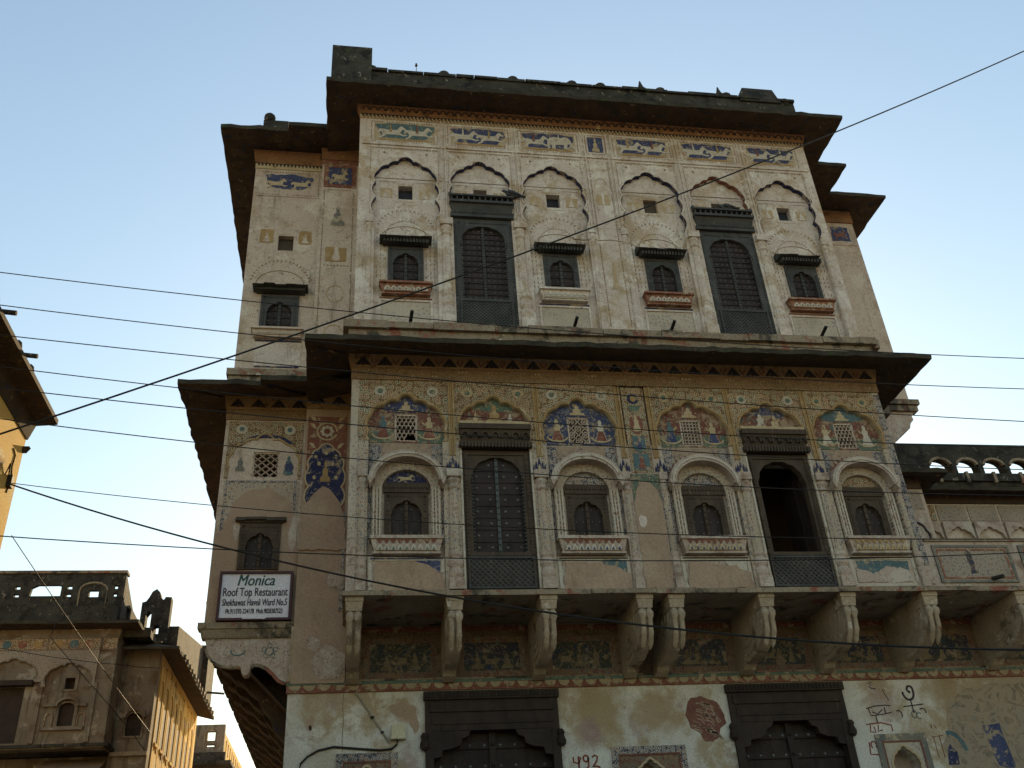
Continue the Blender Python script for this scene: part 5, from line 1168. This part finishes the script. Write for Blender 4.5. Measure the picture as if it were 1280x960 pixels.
# Devanagari-like marks, ledger lines and tallies
glyphs([arc(7.99, 4.71, .085, .105, 175, 375, 16) + arc(8.03, 4.755, .045, .045, 0, 270, 12)], .030, 'graffiti_dark')
glyphs([[(7.86, 4.51), (8.02, 4.525), (8.18, 4.54)], [(8.0, 4.60), (8.0, 4.42)], arc(8.14, 4.43, .05, .05, 130, -20, 8), arc(7.76, 4.40, .05, .06, 120, -40, 8)], .016, 'graffiti_dark')
glyphs([arc(8.0, 4.40, .04, .05, 0, 330, 12), arc(8.07, 4.38, .04, .04, 40, 300, 12)], .012, 'paint_teal')
glyphs([[(7.46, 4.87), (7.40, 4.85), (7.45, 4.83), (7.40, 4.81), (7.44, 4.78), (7.50, 4.77)], [(7.28, 4.50), (7.42, 4.53), (7.58, 4.54), (7.66, 4.53)], [(7.31, 4.50), (7.33, 4.40), (7.50, 4.41), (7.66, 4.44)], [(7.36, 4.45), (7.44, 4.42), (7.52, 4.48)], [(7.56, 4.51), (7.56, 4.42)], [(7.40, 4.40), (7.40, 4.30)]], .014, 'graffiti_dark')
glyphs([[(7.60, 4.76), (7.63, 4.68), (7.66, 4.60)]], .008, 'graffiti_dark')
glyphs([[(7.22, 4.28), (7.45, 4.30), (7.60, 4.26), (7.60, 4.18)], [(7.28, 4.27), (7.26, 4.18), (7.34, 4.17), (7.33, 4.25)], [(7.40, 4.27), (7.38, 4.18), (7.45, 4.2)], [(7.20, 4.04), (7.18, 3.88), (7.30, 3.87), (7.45, 3.89)], arc(7.26, 4.0, .04, .05, -40, 230, 10), arc(7.35, 4.0, .04, .05, -200, 100, 10), arc(7.44, 4.0, .035, .05, -200, 80, 10)], .017, 'graffiti_red')
glyphs([[(8.18, 4.22), (8.22, 4.25), (8.20, 4.19)], [(8.26, 4.25), (8.28, 4.19)], [(8.17, 4.08), (8.36, 4.10)], [(8.20, 4.09), (8.20, 3.8)], [(8.29, 4.09), (8.29, 3.8)]], .008, 'graffiti_red')
# washed out mural of figures on the right
wallmark('faded_mural', MB().plate(ragged([(9.08, 3.66), (9.34, 3.62), (9.28, 4.24), (9.02, 4.22)], .1, .008, 2), [], y, y + .01), 'paint_blue')
wallmark('faded_mural', MB().plate(ragged([(8.42, 3.2), (16, 3.2), (16, 4.80), (9.6, 4.82), (8.9, 4.74), (8.62, 4.62), (8.5, 4.3), (8.30, 3.95)], .12, .035, 9), [], y + .0015, y + .01), 'fresco_mural')
wallmark('faded_mural', MB().ribbon(arc(8.45, 3.75, .22, .38, 100, 20, 12), .06, y - .001, y + .01), 'paint_teal')
wallmark('faded_mural', MB().plate([(8.32, 3.7), (8.48, 3.7), (8.50, 3.86), (8.42, 3.98), (8.36, 3.9)], [], y - .002, y + .01), 'paint_blue_dark')
# damage in the ground floor plaster
for q in ((-.54, 4.52, .045, .10, 1), (-.31, 4.55, .06, .045, 2)): wallmark('plaster_hole', MB().plate(blob(*q[:4], q[4], 18, .35), [], y, y + .01), 'plaster_brown')
wallmark('plaster_hole', MB().plate(blob(-.535, 4.46, .022, .03, 5), [], y - .002, y + .01), 'wood_dark')
for k, q in enumerate([(.66, 4.66, .16, .09), (.82, 4.48, .06, .12)]): wallmark('plaster_stain', MB().plate(blob(*q, 60 + k, 30, .3), [], y + .001, y + .01), 'plaster_brown')
wallmark('crack', MB().ribbon([(-.12, 4.9), (-.125, 4.7), (-.11, 4.55), (-.12, 4.3), (-.11, 4.15)], .008, y, y + .01), 'paint_line')

# ------------------------------------------------------------------ small things on the mansion
jb = thing('junction_box', 'small cream junction box on the ground floor wall beside the dark wooden door', 'junction box', (.60, YG, 4.27))
put('box_body', MB().taper(.51, .70, .53, .69, YG - .10, YG + .0, YG - .08, 4.28, 4.46).mesh('box_body', ['box_cream']), jb)
put('box_lid_edge', MB().box(.505, .705, YG - .106, YG - .0, 4.27, 4.285).mesh('box_lid_edge', ['box_cream']), jb)
cn = thing('conduit_pipe', 'thin grey conduit slanting down the wall to the cream junction box', 'conduit', (.49, YG, 4.24))
put('pipe', MB().tube([(.04, YG - .014, 4.90), (.27, YG - .014, 4.565), (.49, YG - .014, 4.24)], .013, 8).mesh('pipe', ['conduit_grey']), cn)
put('clip', MB().box(.24, .29, YG - .035, YG, 4.55, 4.58).box(.38, .42, YG - .035, YG, 4.36, 4.385).mesh('clip', ['rubber_black']), cn)
cc = []
cp = [(.60, 4.27), (.585, 4.21), (.52, 4.16), (.37, 4.15), (.10, 4.175), (-.22, 4.21), (-.42, 4.17), (-.55, 4.10), (-.63, 4.02), (-.66, 3.9), (-.67, 2.6)]
w = put('wall_cable', MB().tube([(a, YG - .02, b) for a, b in cp], .014, 7).mesh('wall_cable', ['rubber_black']))
tag(w, 'black cable looping along the ground floor wall under the junction box', 'cable')

# restaurant sign
sg = thing('restaurant_sign', 'white hand painted restaurant sign in a dark frame under the small window', 'sign', (-1.37, YW, 5.89))
sx0, sx1, sz0, sz1, sy = -1.87, -.87, 5.90, 6.60, YW - .10
put('board', B(sx0 + .03, sx1 - .03, sy, sy + .05, sz0 + .03, sz1 - .03).mesh('board', ['sign_white']), sg)
put('frame', MB().plate(rect(sx0, sx1, sz0, sz1), [rect(sx0 + .036, sx1 - .036, sz0 + .032, sz1 - .032)], sy - .03, sy + .08).mesh('frame', ['sign_frame']), sg)
put('arrow', MB().plate([(-1.52, 5.915), (-1.25, 5.915), (-1.25, 5.905), (-1.19, 5.925), (-1.25, 5.945), (-1.25, 5.935), (-1.52, 5.935)], [], sy - .036, sy - .02).mesh('arrow', ['sign_white']), sg)
texts = []
for body, size, x, z, wd, mt, sh, name in (('Monica', .225, -1.37, 6.40, .50, 'sign_green', .25, 'lettering'), ('Roof Top Restaurant', .168, -1.37, 6.25, .87, 'sign_black', 0, 'lettering'), ('Shekhawat Haveli Ward No.5', .135, -1.37, 6.112, .87, 'sign_black', .1, 'lettering'), ('Ph.911592-224178  Mob.9828387523', .095, -1.37, 6.0, .76, 'sign_black', .1, 'lettering')):
    cu = bpy.data.curves.new(name, 'FONT'); cu.body = body; cu.size = size; cu.shear = sh; cu.align_x = 'CENTER'; cu.extrude = .001; cu.offset = 0; cu.resolution_u = 4
    o = bpy.data.objects.new(name, cu); COL.objects.link(o); texts.append((o, x, z, wd, mt))
bpy.context.view_layer.update()
dg = bpy.context.evaluated_depsgraph_get()
for o, x, z, wd, mt in texts:
    me = bpy.data.meshes.new_from_object(o.evaluated_get(dg)); me.materials.clear(); me.materials.append(MATS[mt])
    xs = [v.co.x for v in me.vertices]; k = wd / (max(xs) - min(xs)); mid = (max(xs) + min(xs)) / 2
    for v in me.vertices: v.co = Vector(((v.co.x - mid) * k, -v.co.z - .002, v.co.y))
    bw = .007 if wd < .6 else .0045
    m2 = MB(); 
    for k_, (dx_, dz_) in enumerate(((-bw / 2, 0), (bw / 2, 0), (0, bw * .35))):
        m2.add([(v.co.x + dx_, v.co.y - .0007 * k_, v.co.z + dz_) for v in me.vertices], [tuple(pg.vertices) for pg in me.polygons])
    me2 = m2.mesh('lettering', [mt])
    put('lettering', me2, sg, at=(x, sy - .001, z)); bpy.data.objects.remove(o)
# pigeons
def pigeon(x, y, z, label, tilt=0.0):
    t = thing('pigeon', label, 'bird', (x, y, z), 'pigeons perched on the carved door hoods')
    def P(a, b, c):
        ca, sa = math.cos(tilt), math.sin(tilt); c2 = c - .075
        return (x + a * ca - c2 * sa, y + b, z + .075 + a * sa + c2 * ca)
    def ring(a, c, rb, rc, n=12): return [P(a, rb * math.cos(2 * math.pi * k / n), c + rc * math.sin(2 * math.pi * k / n)) for k in range(n)]
    rings = [ring(-.165, .125, .004, .004), ring(-.155, .127, .018, .018), ring(-.135, .130, .027, .026), ring(-.115, .123, .026, .027), ring(-.095, .105, .030, .036), ring(-.06, .085, .045, .046), ring(-.01, .075, .056, .052), ring(.05, .070, .052, .045), ring(.10, .066, .036, .030), ring(.14, .062, .026, .016), ring(.22, .058, .036, .007), ring(.25, .057, .034, .004)]
    put('body', MB().loft(rings).mesh('body', ['feather_grey'], True), t)
    for s in (-1, 1):
        w = [[P(a, s * (b + r * .35 * math.cos(2 * math.pi * k / 8)), c + r * math.sin(2 * math.pi * k / 8)) for k in range(8)] for a, b, c, r in ((-.07, .048, .085, .012), (-.03, .058, .085, .036), (.04, .055, .080, .036), (.11, .040, .074, .024), (.18, .026, .070, .008))]
        put('wing', MB().loft(w).mesh('wing', ['feather_dark'], True), t)
        put('leg', MB().tube([P(-.005, s * .02, .04), (x - .01, y + s * .02, z)], .005, 5).mesh('leg', ['paint_red']), t)
    put('beak', MB().loft([[P(-.158, .007 * math.cos(k * 1.57), .124 + .007 * math.sin(k * 1.57)) for k in range(4)], [P(-.188, .001 * math.cos(k * 1.57), .118 + .001 * math.sin(k * 1.57)) for k in range(4)]]).mesh('beak', ['rubber_black']), t)
pigeon(2.44, -.07, 12.757, 'dark grey pigeon at the end of the door hood beside a pilaster', -.12)
pigeon(6.28, -.05, 12.757, 'dark grey pigeon on the door hood in front of a square vent', .05)
part('roof_rod', MB().tube([(.86, -.02, 15.55), (.86, -.02, 15.93)], .006, 5).lathe(.86, -.02, [(.01, 15.91), (.03, 15.94), (.012, 15.97), (.02, 15.985), (.004, 16.01)], 6), 'stone_black')

# ------------------------------------------------------------------ overhead cables
def cable(fn, x0, x1, r, label, n=44, grp='thin power lines strung across the front'):
    pts = [fn(x0 + (x1 - x0) * k / n) for k in range(n + 1)]
    o = put('power_cable', MB().tube(pts, r, 6).mesh('power_cable', ['rubber_black']))
    return tag(o, label, 'cable', grp)
quad = lambda Y, a, b, c: (lambda X: (X, Y, a * X * X + b * X + c))
CAB = [(-2.5, (.0041, -.0754, 8.479), 'thin black power line crossing the string course between the two upper storeys'),
       (-2.3, (.0045, -.0797, 8.1323), 'thin black power line crossing the dark eave above the painted arches'),
       (-2.5, (.0029, -.0799, 7.6257), 'thin black power line crossing the flowered spandrels under the middle eave'),
       (-2.1, (.0046, -.0859, 7.3985), 'thin black power line crossing the tops of the painted cusped arches'),
       (-2.55, (.0036, -.0845, 6.8936), 'thin black power line crossing the stone lattice windows'),
       (-2.2, (.0054, -.0909, 6.6502), 'thin black power line crossing the arched hoods over the small windows'),
       (-2.6, (.0056, -.0402, 5.3357), 'thin black power line crossing the plaster dados just above the balcony slab')]
for Y, co, lb in CAB: cable(quad(Y, *co), -5.02, 24, .0058, lb)
cable(quad(-1.8, .0043, .4916, 9.0135), -5.02, 26, .0115, 'black cable climbing diagonally across the mansion from low wall to rooftop height', grp=None or 'heavier cables crossing the street')
obl = lambda a, b, c, d: (lambda X: (X, 1.38 - .36 * (X + 5), a * X ** 3 + b * X * X + c * X + d))
cable(obl(6e-05, .00589, -.23591, 6.71787), -5.02, 20, .0058, 'thin black power line running from the sunlit yellow house past the lower windows', grp='lines from the sunlit house')
cable(obl(.00019, .01416, -.36031, 5.89696), -5.02, 14, .0125, 'thick black cable drooping from the sunlit yellow house below the balcony brackets', grp='heavier cables crossing the street')
def span(a, b, sag, r, label, via=None):
    a, b = Vector(a), Vector(b)
    pts = [a.lerp(b, k / 20) - Vector((0, 0, sag * 4 * (k / 20) * (1 - k / 20))) for k in range(21)]
    if via: pts = [a] + [Vector(v) for v in via] + [b]
    tag(put('power_cable', MB().tube(pts, r, 6).mesh('power_cable', ['rubber_black'])), label, 'cable', 'cables tied to the arcaded house')
span((-5.0, 2.0, 7.48), (-4.14, 9.62, 6.28), .05, .007, 'black cable from the sunlit yellow house down to the arcaded house')
span((-6.07, 8.45, 8.28), (-4.14, 9.60, 5.86), .02, .008, 'black cable slanting across the front of the arcaded house from its eave', [(-6.07, 8.30, 7.91), (-5.44, 8.56, 7.26), (-4.80, 8.82, 6.608), (-4.45, 9.20, 6.24)])
span((-7.6, 8.58, 7.93), (-4.13, 9.62, 7.62), .12, .007, 'black cable hanging along the painted front of the arcaded house', [(-7.09, 8.6, 7.806), (-6.1, 8.68, 7.63), (-5.149, 8.75, 7.503), (-4.80, 8.82, 7.491), (-4.45, 9.2, 7.53)])

# ------------------------------------------------------------------ sunlit yellow house at the left
S = thing('yellow_house', 'sunlit yellow ochre house with a dark overhanging eave and stone spouts', 'house', (-7, -2, 0))
def spart(name, mb, mats, parent=None, smooth=False): return put(name, mb.mesh(name, [mats] if isinstance(mats, str) else list(mats), smooth), parent or S)
spart('wall', B(-9, -5, -5.5, 1.70, 0, 9.2), 'plaster_sunlit')
put('eave', eave_mesh([(-9, 1.70), (-5, 1.70), (-5, -5.5)][::-1], -.40, 9.26, 9.20, 9.28, 9.45, mats=('soffit', 'eave_edge'), seed=44), S) if False else None
m = MB()
m.add([(-5.08, -5.5, 9.18), (-5.08, 1.78, 9.18), (-4.60, 1.72, 9.19), (-4.60, -5.5, 9.19), (-5.08, -5.5, 9.42), (-5.08, 1.78, 9.42), (-4.60, 1.72, 9.27), (-4.60, -5.5, 9.27)], [(0, 1, 2, 3), (4, 5, 6, 7), (3, 2, 6, 7), (1, 2, 6, 5), (0, 3, 7, 4), (0, 1, 5, 4)])
spart('eave', m, 'soffit')
spart('cornice', MB().taper(-5.06, -4.98, -5.06, -4.90, -5.5, 1.72, -5.5, 8.92, 9.18), 'soffit')
spart('roof_parapet', B(-8.9, -4.98, -5.4, 1.6, 9.2, 9.55), 'stone_black')
for y in (-1.05, -.02):
    spart('spout', MB().tube([(-4.95, y, 9.36), (-4.48, y + .02, 9.33)], .035, 8), 'stone_black')
    spart('dome_finial', MB().lathe(-4.72, y - .12, [(.05, 9.30), (.065, 9.38), (.05, 9.46), (.01, 9.50)], 8), 'stone_black', smooth=True)
spart('dome_finial', MB().lathe(-4.70, .42, [(.05, 9.28), (.065, 9.34), (.05, 9.42), (.01, 9.46)], 8), 'stone_black', smooth=True)
spart('bracket', MB().taper(-5.0, -4.95, -5.0, -4.90, 1.64, 1.70, 1.62, 8.68, 8.76), 'soffit')
spart('crack', MB().tube([(-4.995, 1.30, 8.55), (-4.995, 1.42, 8.50), (-4.995, 1.40, 8.30), (-4.995, 1.50, 8.1), (-4.995, 1.42, 7.9)], .012, 5), 'wood_dark')
spart('cable_hook', MB().box(-5.0, -4.93, 1.33, 1.43, 7.96, 8.14).tube([(-4.97, 1.3, 8.1), (-4.95, 1.2, 8.25), (-4.97, 1.15, 8.05)], .012, 5), 'wood_dark')
for yy in (-1.9, -3.1):
    for zz in (3.2, 6.4):
        wn = spart('window', MB().plate(rect(yy - .35, yy + .35, zz, zz + 1.2), [cusped(yy, .24, zz + .85, zz + 1.08, zz + .06)], -5.01, -4.95, axis='x'), 'wood_brown')
        spart('shutter', B(-5.01, -4.985, yy - .26, yy + .26, zz + .05, zz + 1.1), 'wood_dark', wn)
spart('pilaster', MB().box(-5.0, -4.96, -1.2, -1.0, 0, 8.9).box(-5.0, -4.96, -4, -3.8, 0, 8.9), 'plaster_sunlit')

# ------------------------------------------------------------------ arcaded house across the lane
A = thing('arcaded_house', 'shaded painted house with a blackened pierced parapet and a sunlit side wall', 'house', (-6, 11, 0))
def apart(name, mb, mats, parent=None, smooth=False): return put(name, mb.mesh(name, [mats] if isinstance(mats, str) else list(mats), smooth), parent or A)
apart('front_wall', MB().plate(rect(-10.5, -4.88, 5.9, 8.3), [rect(-5.84, -5.55, 6.32, 6.78), rect(-5.83, -5.62, 7.04, 7.29), rect(-7.9, -6.58, 6.02, 7.12)], 9.0, 9.3), 'plaster_far_shaded')
apart('ground_wall', B(-10.5, -4.25, 9.9, 10.2, 0, 5.9), 'plaster_far_shaded')
apart('corner_wall', MB().plate(rect(-4.90, -4.15, 0, 8.2), [rect(-4.64, -4.33, 6.22, 6.70)], 9.6, 9.9), 'plaster_far_shaded')
apart('return_wall', B(-4.90, -4.885, 9.0, 9.62, 5.9, 8.2), 'plaster_far_shaded')
apart('side_wall', B(-4.45, -4.15, 9.9, 15.8, 0, 8.15), 'plaster_sunlit')
apart('back_wall', B(-10.5, -4.45, 15.5, 15.8, 0, 8.2), 'plaster_far_shaded'); apart('far_side_wall', B(-10.5, -10.2, 9.3, 15.5, 0, 8.2), 'plaster_far_shaded')
apart('roof_slab', B(-10.4, -4.3, 9.1, 15.7, 8.15, 8.3), 'stone_black')
apart('floor_slab', B(-10.5, -4.80, 8.96, 15, 5.92, 5.98), 'stone_black')
apart('awning', MB().add([(-6.2, 8.6, 5.30), (-4.95, 8.6, 5.30), (-4.95, 9.9, 5.85), (-6.2, 9.9, 5.85), (-6.2, 8.6, 5.27), (-4.95, 8.6, 5.27), (-4.95, 9.9, 5.82), (-6.2, 9.9, 5.82)], [(0, 1, 2, 3), (4, 5, 6, 7), (0, 1, 5, 4), (1, 2, 6, 5), (2, 3, 7, 6), (3, 0, 4, 7)]), 'cloth_awning')
put('eave', eave_mesh([(-10.5, 9.0), (-4.88, 9.0), (-4.88, 9.6)], .40, 8.30, 8.30, 8.36, 8.50, mats=('soffit', 'eave_edge'), seed=50), A)
put('eave', eave_mesh([(-4.88, 9.6), (-4.15, 9.6), (-4.15, 15.8)], .45, 8.05, 7.90, 7.95, 8.2, mats=('soffit', 'eave_edge'), seed=51), A)
for k in range(14): apart('eave_stone', B(-3.72, -3.66, 10.0 + k * .4, 10.12 + k * .4, 7.94, 8.02), 'stone_ledge')
hol = [rect(-6.88, -6.26, 9.04, 9.20), ]
hol = [[(-6.89, 9.04), (-6.26, 9.04), (-6.26, 9.26), (-6.32, 9.29), (-6.74, 9.29), (-6.86, 9.23)], rect(-5.68, -5.48, 9.01, 9.16), rect(-8.1, -7.6, 9.04, 9.26)]
for xx in (-7.14, -6.09, -5.13): hol += [rect(xx - .05, xx + .05, 9.19, 9.27), rect(xx - .05, xx + .05, 9.02, 9.09)]
pr = apart('pierced_parapet', MB().plate(rect(-10.5, -4.96, 8.4, 9.56), hol, 9.02, 9.12), 'stone_black')
m = MB().plate([(-5.88, 8.76), (-5.86, 8.76), (-5.86, 9.15)] + arc(-5.59, 9.15, .27, .16, 180, 0, 14) + [(-5.32, 8.76), (-5.30, 8.76), (-5.30, 9.16)] + arc(-5.59, 9.16, .30, .19, 0, 180, 14), [], 8.995, 9.03)
apart('arch_trim', m, 'stone_ledge', pr)
m = MB().plate([(-7.66, 8.76), (-7.64, 8.76), (-7.64, 9.15)] + arc(-7.39, 9.15, .25, .16, 180, 0, 14) + [(-7.14, 8.76), (-7.12, 8.76), (-7.12, 9.16)] + arc(-7.39, 9.16, .28, .19, 0, 180, 14), [], 8.995, 9.03)
apart('parapet_base', B(-10.5, -5.0, 8.80, 9.03, 8.40, 8.74), 'stone_black'); apart('coping', B(-10.5, -4.94, 8.98, 9.26, 9.54, 9.60), 'stone_ledge')
for xx in (-7.2, -6.15, -5.1): apart('parapet_stub', MB().lathe(xx, 8.86, [(.04, 8.72), (.05, 8.78), (.02, 8.86)], 8), 'stone_black')
apart('parapet_return', MB().plate([(9.22, 8.3), (13.0, 8.3), (13.0, 9.0), (10.2, 9.1), (9.22, 9.52)], [rect(9.6, 9.9, 8.7, 9.0), rect(10.2, 10.4, 8.6, 8.8)], -5.15, -4.98, axis='x'), 'stone_black')
apart('turret', MB().plate([(-4.84, 8.2), (-4.20, 8.2), (-4.20, 9.46), (-4.33, 9.47), (-4.37, 9.40), (-4.43, 9.44), (-4.47, 9.58), (-4.55, 9.66), (-4.64, 9.60), (-4.70, 9.46), (-4.76, 9.36), (-4.84, 9.34)], [[(-4.72, 8.75), (-4.60, 8.75), (-4.60, 9.05), (-4.66, 9.15), (-4.72, 9.05)], rect(-4.50, -4.40, 8.6, 8.8)], 10.35, 10.6), 'stone_black')
apart('side_parapet', MB().plate([(10.6, 8.1), (15.8, 8.1), (15.8, 9.75), (10.6, 8.85)], [], -4.2, -4.0, axis='x'), 'stone_black')
apart('side_parapet', B(-4.3, -3.85, 14.6, 15.9, 8.2, 9.6), 'stone_black')
apart('spout', MB().tube([(-3.9, 15.0, 8.45), (-3.4, 15.0, 8.40)], .03, 8), 'stone_black')
for a, b in ((-7.6, -6.32), (-6.28, -5.26), (-5.20, -4.93)):
    f = apart('frieze', B(a, b, 8.985, 9.01, 7.87, 8.10), 'floral_spandrel')
    apart('frieze_frame', MB().plate(rect(a - .02, b + .02, 7.84, 8.13), [rect(a, b, 7.865, 8.105)], 8.975, 9.0), 'plaster_far_shaded', f)
    for k in range(int((b - a) / .3)): apart('painted_roundel', MB().plate(ngon(a + .2 + k * .3, 7.985, .09, .085, 12), [], 8.979, 9.0), ['paint_ochre', 'paint_teal', 'paint_red'][k % 3], f)
def far_arch(x0, x1, c, hw, zs, za, z0, z1):
    cp_ = cusped(c, hw, zs, za, z0, LOWPTS[:5])[2:]
    p = apart('arch_panel', MB().plate([(x0, z0), (2 * c - cp_[0][0], z0)] + cp_[::-1] + [(cp_[0][0], z0), (x1, z0), (x1, z1), (x0, z1)], [], 8.95, 9.01), 'floral_grey')
    apart('arch_moulding', MB().ribbon(cp_, .025, 8.94, 8.98, side=0), 'plaster_far_shaded', p)
far_arch(-7.5, -6.28, -6.88, .46, 7.42, 7.68, 7.2, 7.84); far_arch(-6.28, -5.25, -5.77, .43, 7.32, 7.58, 7.1, 7.84)
for xx in (-6.28, -5.24): apart('pilaster', B(xx - .05, xx + .05, 8.955, 9.0, 6.0, 7.19), 'plaster_far_shaded')
apart('door', B(-7.9, -6.58, 9.08, 9.14, 6.02, 7.12), 'wood_dark'); apart('door_hood', B(-8.0, -6.42, 8.84, 9.02, 7.12, 7.22), 'wood_dark')
w = apart('window', MB().plate(rect(-5.90, -5.49, 6.28, 6.80) , [[(-5.84, 6.32), (-5.55, 6.32), (-5.55, 6.68)] + arc(-5.695, 6.68, .145, .10, 0, 180, 10)], 8.965, 9.02), 'plaster_far_shaded')
apart('arched_hood', MB().ribbon(arc(-5.695, 6.70, .21, .16, 0, 180, 14), .05, 8.90, 9.0), 'plaster_far_shaded', w); apart('shutter', B(-5.84, -5.55, 9.06, 9.1, 6.3, 6.8), 'wood_dark', w)
for xa, xb in ((-6.16, -5.92), (-5.47, -5.33)): apart('shelf', B(xa, xb, 8.93, 9.0, 6.70, 6.76), 'plaster_far_shaded', w)
apart('shelf', B(-6.14, -5.33, 8.93, 9.0, 6.24, 6.30), 'plaster_far_shaded', w)
for c in (-6.02, -5.40): apart('blind_niche', MB().ribbon([(c - .07, 6.32), (c - .07, 6.50)] + arc(c, 6.50, .07, .08, 180, 0, 8) + [(c + .07, 6.32)], .02, 8.975, 9.0), 'paint_line', w)
v = apart('vent_surround', MB().plate([(-5.87, 7.0), (-5.57, 7.0), (-5.57, 7.34)] + arc(-5.72, 7.34, .15, .14, 0, 180, 10), [rect(-5.82, -5.63, 7.05, 7.28)], 8.975, 9.01), 'plaster_far_shaded')
apart('vent_board', B(-5.83, -5.62, 9.15, 9.18, 7.03, 7.3), 'wood_dark', v)
w = apart('window', MB().plate(rect(-4.68, -4.29, 6.18, 6.76), [[(-4.64, 6.22), (-4.33, 6.22), (-4.33, 6.56)] + arc(-4.485, 6.56, .155, .13, 0, 180, 10)], 9.57, 9.62), 'plaster_far_shaded')
apart('arched_hood', MB().ribbon(arc(-4.485, 6.58, .20, .17, 0, 180, 14), .05, 9.50, 9.6), 'plaster_far_shaded', w); apart('shutter', B(-4.64, -4.33, 9.68, 9.72, 6.2, 6.72), 'wood_dark', w)
apart('ledge', B(-4.86, -4.14, 9.50, 9.62, 5.82, 5.90), 'stone_ledge')
# sunlit side: tall arched recesses
for k in range(8):
    yc = 10.25 + k * .68
    if yc > 15.4: break
    o = [(yc - .30, 5.6), (yc + .30, 5.6), (yc + .30, 7.78), (yc - .30, 7.78)]
    hl = [(yc - .20, 6.0), (yc + .20, 6.0), (yc + .20, 7.25)] + arc(yc, 7.25, .20, .26, 0, 180, 10)
    p = apart('side_arch', MB().plate(o, [hl], -4.155, -4.128, axis='x'), 'plaster_sunlit')
    apart('side_window', MB().box(-4.16, -4.146, yc - .16, yc + .16, 6.2, 7.05), 'wood_dark', p)
    apart('sill', B(-4.155, -4.10, yc - .17, yc + .17, 6.12, 6.18), 'plaster_sunlit', p)
    apart('rib', B(-4.155, -4.122, yc + .31, yc + .365, 0, 7.85), 'plaster_sunlit', p)
    apart('string_course', B(-4.155, -4.10, yc - .335, yc + .30, 5.45, 5.58), 'plaster_far_shaded', p)

# far house closing the lane
F = thing('far_house', 'small distant house with a pierced sunlit parapet down the lane', 'house', (-6, 24, 0))
def fpart(name, mb, mats, parent=None): return put(name, mb.mesh(name, [mats] if isinstance(mats, str) else list(mats)), parent or F)
fpart('wall', B(-8, -3.9, 20.2, 30, 0, 7.6), 'plaster_far_shaded')
pf = fpart('parapet', MB().plate(rect(-8, -3.9, 7.6, 8.72), [rect(-4.42, -4.18, 8.24, 8.52), rect(-4.42, -4.18, 8.06, 8.13)], 20.0, 20.2), 'plaster_far_shaded')
fpart('arch_trim', MB().ribbon([(-4.50, 8.0), (-4.50, 8.5)] + arc(-4.30, 8.5, .20, .12, 180, 0, 10) + [(-4.10, 8.0)], .03, 19.98, 20.0), 'stone_ledge', pf)
fpart('parapet', MB().plate(rect(20.2, 30, 7.6, 8.5), [rect(20.5 + k * .6, 20.75 + k * .6, 7.95, 8.35) for k in range(14)], -4.1, -3.9, axis='x'), 'plaster_sunlit')
fpart('eave', B(-8.2, -3.6, 19.6, 30, 7.48, 7.58), 'stone_black')
fpart('eave_rail', B(-8.1, -3.8, 19.75, 19.95, 7.58, 7.85), 'stone_black')

# ------------------------------------------------------------------ unseen house added behind the viewer to dim the mansion's lower storeys
O = thing('added_opposite_house', 'plain plastered house added out of view to dim the mansion across the street', 'house', (3, -18, 0))
def opart(name, mb, mats, parent=None): return put(name, mb.mesh(name, [mats] if isinstance(mats, str) else list(mats)), parent or O)
ow_ = []
for k in range(9):
    for zz in (1.6,): ow_.append(rect(-9.5 + k * 3, -8.5 + k * 3, zz, zz + 1.5))
opart('front_wall', MB().plate(rect(-11, 17, 0, 4.6), ow_, -13.8, -13.5), 'plaster_far_shaded')
opart('body', B(-11, 17, -24, -13.9, 0, 4.5), 'plaster_far_shaded')
opart('parapet', B(-11.1, 17.1, -13.9, -13.4, 4.6, 5.0), 'stone_black')
for k, w_ in enumerate(ow_):
    wn = opart('window', MB().plate(w_, [rect(w_[0][0] + .1, w_[1][0] - .1, w_[0][1] + .1, w_[2][1] - .1)], -13.6, -13.46), 'wood_brown')
    opart('shutter', B(w_[0][0] + .1, w_[1][0] - .1, -13.62, -13.56, w_[0][1] + .1, w_[2][1] - .1), 'wood_dark', wn)
